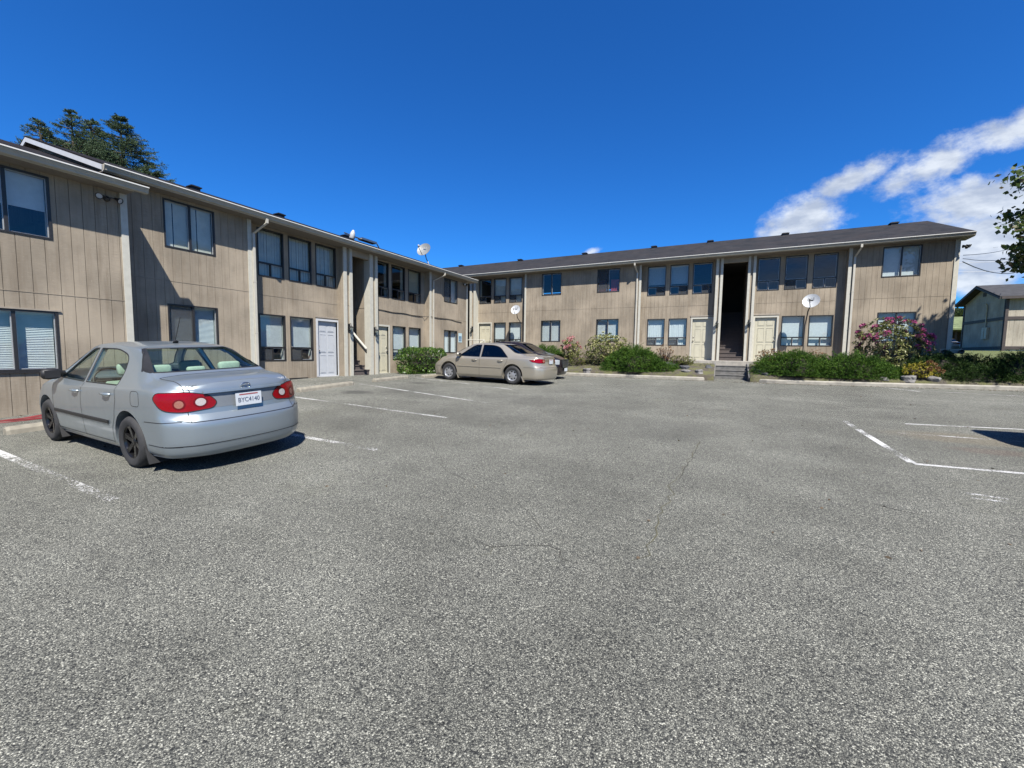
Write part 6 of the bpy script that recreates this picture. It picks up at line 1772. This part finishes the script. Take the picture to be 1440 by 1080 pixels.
def build_sky():
    w = bpy.data.worlds.new('World'); SC.world = w; w.use_nodes = True; t = w.node_tree; N = t.nodes; Lk = t.links
    bg = N['Background']; bg.inputs[1].default_value = SKY_STRENGTH
    sk = N.new('ShaderNodeTexSky'); sk.sky_type = 'NISHITA'; sk.sun_disc = False; sk.sun_elevation = SUN_EL; sk.sun_rotation = SUN_AZ; sk.altitude = 600; sk.air_density = 1.0; sk.dust_density = .35; sk.ozone_density = 3.2
    hs = N.new('ShaderNodeHueSaturation'); hs.inputs['Saturation'].default_value = 1.15; hs.inputs['Value'].default_value = 1.0; Lk.new(sk.outputs[0], hs.inputs['Color'])
    tn = N.new('ShaderNodeMix'); tn.data_type = 'RGBA'; tn.blend_type = 'MULTIPLY'; tn.inputs[0].default_value = 1; tn.inputs[7].default_value = (.30, .96, 1.66, 1); Lk.new(hs.outputs[0], tn.inputs[6])
    tc = N.new('ShaderNodeTexCoord'); sep = N.new('ShaderNodeSeparateXYZ'); Lk.new(tc.outputs['Generated'], sep.inputs[0])
    def M(op, a, b=0., c=0.):
        n = N.new('ShaderNodeMath'); n.operation = op
        for i, v in enumerate((a, b, c)):
            if isinstance(v, bpy.types.NodeSocket): Lk.new(v, n.inputs[i])
            else: n.inputs[i].default_value = v
        return n.outputs[0]
    ysafe = M('MAXIMUM', sep.outputs[1], .02)
    u = M('DIVIDE', sep.outputs[0], ysafe); v = M('DIVIDE', sep.outputs[2], ysafe)
    cb = N.new('ShaderNodeCombineXYZ'); Lk.new(u, cb.inputs[0]); Lk.new(v, cb.inputs[1])
    def noise(sx, sy, sc, det, ro=.6, rotz=0., off=0.):
        mp = N.new('ShaderNodeMapping'); mp.inputs['Rotation'].default_value = (0, 0, rotz); mp.inputs['Scale'].default_value = (sx, sy, 1); mp.inputs['Location'].default_value = (off, off, 0); Lk.new(cb.outputs[0], mp.inputs[0])
        n = N.new('ShaderNodeTexNoise'); n.inputs['Scale'].default_value = sc; n.inputs['Detail'].default_value = det; n.inputs['Roughness'].default_value = ro; Lk.new(mp.outputs[0], n.inputs['Vector']); return n.outputs['Fac']
    n1 = noise(1, 1.25, 8, 10, .64, -.25); n2 = noise(1, 1.15, 30, 7, .62, -.3, 3.)
    warp = M('ADD', M('MULTIPLY', M('SUBTRACT', n1, .5), 1.25), M('MULTIPLY', M('SUBTRACT', n2, .5), .45))
    tot = None
    for (cu, cv, ru, rv, rot, amp) in CLOUDS:
        du = M('SUBTRACT', u, cu); dv = M('SUBTRACT', v, cv); ca, sa = math.cos(rot), math.sin(rot)
        a = M('DIVIDE', M('ADD', M('MULTIPLY', du, ca), M('MULTIPLY', dv, sa)), ru); b = M('DIVIDE', M('SUBTRACT', M('MULTIPLY', dv, ca), M('MULTIPLY', du, sa)), rv)
        d = M('SQRT', M('ADD', M('MULTIPLY', a, a), M('MULTIPLY', b, b))); e = M('MULTIPLY', M('SUBTRACT', 1.0, d), amp)
        tot = e if tot is None else M('MAXIMUM', tot, e)
    dens = M('ADD', tot, M('MULTIPLY', warp, 2.3))
    rm = N.new('ShaderNodeMapRange'); rm.interpolation_type = 'SMOOTHSTEP'; rm.inputs[1].default_value = .0; rm.inputs[2].default_value = 1.0; rm.inputs[3].default_value = 0; rm.inputs[4].default_value = .93; Lk.new(dens, rm.inputs[0])
    front = M('GREATER_THAN', sep.outputs[1], .15); f1 = M('MULTIPLY', rm.outputs[0], front)
    # loose cloud elsewhere in the sky, behind the camera
    gn = N.new('ShaderNodeTexNoise'); gn.inputs['Scale'].default_value = 2.6; gn.inputs['Detail'].default_value = 7; mp = N.new('ShaderNodeMapping'); mp.inputs['Scale'].default_value = (1, 1, 2.6); Lk.new(tc.outputs['Generated'], mp.inputs[0]); Lk.new(mp.outputs[0], gn.inputs['Vector'])
    rg = N.new('ShaderNodeMapRange'); rg.interpolation_type = 'SMOOTHSTEP'; rg.inputs[1].default_value = .50; rg.inputs[2].default_value = .68; rg.inputs[4].default_value = .7; Lk.new(gn.outputs['Fac'], rg.inputs[0])
    back = N.new('ShaderNodeMapRange'); back.inputs[1].default_value = -.05; back.inputs[2].default_value = -.35; Lk.new(sep.outputs[1], back.inputs[0]); f2 = M('MULTIPLY', rg.outputs[0], back.outputs[0])
    f = M('MAXIMUM', f1, f2)
    # cloud colour, a little greyer where dense and low
    cr = N.new('ShaderNodeMix'); cr.data_type = 'RGBA'; sh = N.new('ShaderNodeMapRange'); sh.inputs[1].default_value = .40; sh.inputs[2].default_value = .62; Lk.new(noise(1, 2.0, 13, 5, .55, -.3, 7.), sh.inputs[0]); Lk.new(sh.outputs[0], cr.inputs[0])
    cr.inputs[6].default_value = (4.9, 5.6, 6.9, 1); cr.inputs[7].default_value = (8.2, 8.8, 9.6, 1)
    mx = N.new('ShaderNodeMix'); mx.data_type = 'RGBA'; Lk.new(f, mx.inputs[0]); Lk.new(tn.outputs[2], mx.inputs[6]); Lk.new(cr.outputs[2], mx.inputs[7]); Lk.new(mx.outputs[2], bg.inputs[0])

CLOUDS = [(.205, .336, .085, .036, .45, 1.35), (.140, .272, .080, .055, .1, 1.5), (.10, .25, .05, .03, 0, 1.0), (.33, .345, .115, .036, .30, 1.25), (.425, .378, .11, .040, .35, 1.4), (.40, .268, .15, .062, .15, 1.5), (.44, .20, .18, .09, .1, 1.7), (.385, .135, .09, .035, .0, 1.2), (-.295, .247, .03, .010, .2, .9), (.27, .315, .08, .03, .2, .7)]
SUN_DIR = Vector((1.0, -1.14, 2.0)).normalized()
SUN_EL = math.asin(SUN_DIR.z); SUN_AZ = math.atan2(SUN_DIR.x, SUN_DIR.y)
SKY_STRENGTH = .0452; SUN_STRENGTH = 5.0; EXPOSURE = 1.2

def build_camera():
    f, p, r, y = 579.98, R(-4.2844), R(.83066), R(26.7104)
    cy, sy = math.cos(y), math.sin(y)
    fw = Vector((-sy * math.cos(p), cy * math.cos(p), math.sin(p))); rt = Vector((cy, sy, 0)); up = rt.cross(fw)
    X = rt * math.cos(r) + up * math.sin(r); Y = -rt * math.sin(r) + up * math.cos(r); Z = -fw
    cam = bpy.data.cameras.new('camera'); cam.sensor_width = 36; cam.lens = f / 1440 * 36; cam.clip_end = 6000; cam.clip_start = .05
    o = bpy.data.objects.new('camera', cam); COL.objects.link(o)
    o.matrix_world = Matrix(((X.x, Y.x, Z.x, 0), (X.y, Y.y, Z.y, 0), (X.z, Y.z, Z.z, 1.5), (0, 0, 0, 1))); SC.camera = o
    s = bpy.data.lights.new('sun', 'SUN'); s.energy = SUN_STRENGTH; s.angle = R(.53); s.color = (1., .955, .88)
    so = bpy.data.objects.new('sun', s); COL.objects.link(so); so.location = (20, -20, 40); so.rotation_euler = SUN_DIR.to_track_quat('Z', 'Y').to_euler()
    SC.view_settings.view_transform = 'Standard'; SC.view_settings.look = 'None'; SC.view_settings.exposure = EXPOSURE; SC.view_settings.gamma = 1
# ------------------------------------------------------------------ assemble
build_sky(); build_camera(); build_ground()
FL, BL = build_left(); FN, BN = build_near(); FR, BR_ = build_right()
fittings(FL, FN, FR)
build_neighbour(); build_plants()

def car_pose(x, y, rz, dz=0.):
    a = Vector((math.cos(rz), math.sin(rz))); b = Vector((-a.y, a.x)); q = lambda s, t: ground(x + a.x * s + b.x * t, y + a.y * s + b.y * t)
    f, k, l, r_ = (q(1.3, .7) + q(1.3, -.7)) / 2, (q(-1.3, .7) + q(-1.3, -.7)) / 2, (q(1.3, .7) + q(-1.3, .7)) / 2, (q(1.3, -.7) + q(-1.3, -.7)) / 2
    return (x, y, (f + k) / 2 + dz), (math.atan2(l - r_, 1.4), -math.atan2(f - k, 2.6))
MC = car_mats('silver', (.285, .33, .36), (.42, .50, .41), RIM_BLACK, mirror=SHARED['black'], mould=SHARED['black'])
MC['recess'] = simple('shaded silver recess', (.24, .26, .28), .45, .08, 5, 0, .3); MC['white'] = simple('white badge', (.8, .8, .8), .4, .02, 5, 0)
loc, tl = car_pose(-7.44, 3.13, math.pi + R(-1.0)); make_car(COROLLA, MC, loc, math.pi + R(-1.0), 'silver four door sedan with black wheels parked nose in by the wall', 'cars parked in the left spaces', tl)
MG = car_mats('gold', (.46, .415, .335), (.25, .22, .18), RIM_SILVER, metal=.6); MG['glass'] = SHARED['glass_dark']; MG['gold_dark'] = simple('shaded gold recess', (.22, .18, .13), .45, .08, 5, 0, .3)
loc, tl = car_pose(-7.62, 13.43, math.pi + R(-1.5)); gold = make_car(CAMRY, MG, loc, math.pi + R(-1.5), 'champagne gold sedan with silver wheel covers parked past the hedge', 'cars parked in the left spaces', tl)
MD = car_mats('dark', (.018, .011, .013), (.10, .10, .10), RIM_SILVER, metal=.4, rough=.3); MD['glass'] = SHARED['glass_dark']
loc, tl = car_pose(-8.05, 16.05, R(-2)); dark = make_car(DARK, MD, loc, R(-2), 'dark maroon sedan with upright bright grille half hidden behind the gold sedan', 'cars parked in the left spaces', tl)

def copy_tree(o, parent=None):
    c = o.copy(); COL.objects.link(c); c.parent = parent
    for ch in list(o.children): copy_tree(ch, c)
    return c
MS = car_mats('navy', (.03, .04, .07), (.10, .10, .10), RIM_SILVER, metal=.4, rough=.3); MS['glass'] = SHARED['glass_dark']
loc, tl = car_pose(6.65, 8.35, 0); make_car(SUV, MS, loc, 0.0, 'tall dark car past the right frame edge whose shadow falls on the marked space', 'cars in the right spaces', tl)
c = copy_tree(gold); c.location = (23.6, 66.5, 2.50); c.rotation_euler = (0, 0, R(80)); c['label'] = 'car far away in the gap left of the pale house'; c['group'] = 'cars far beyond the lawn'
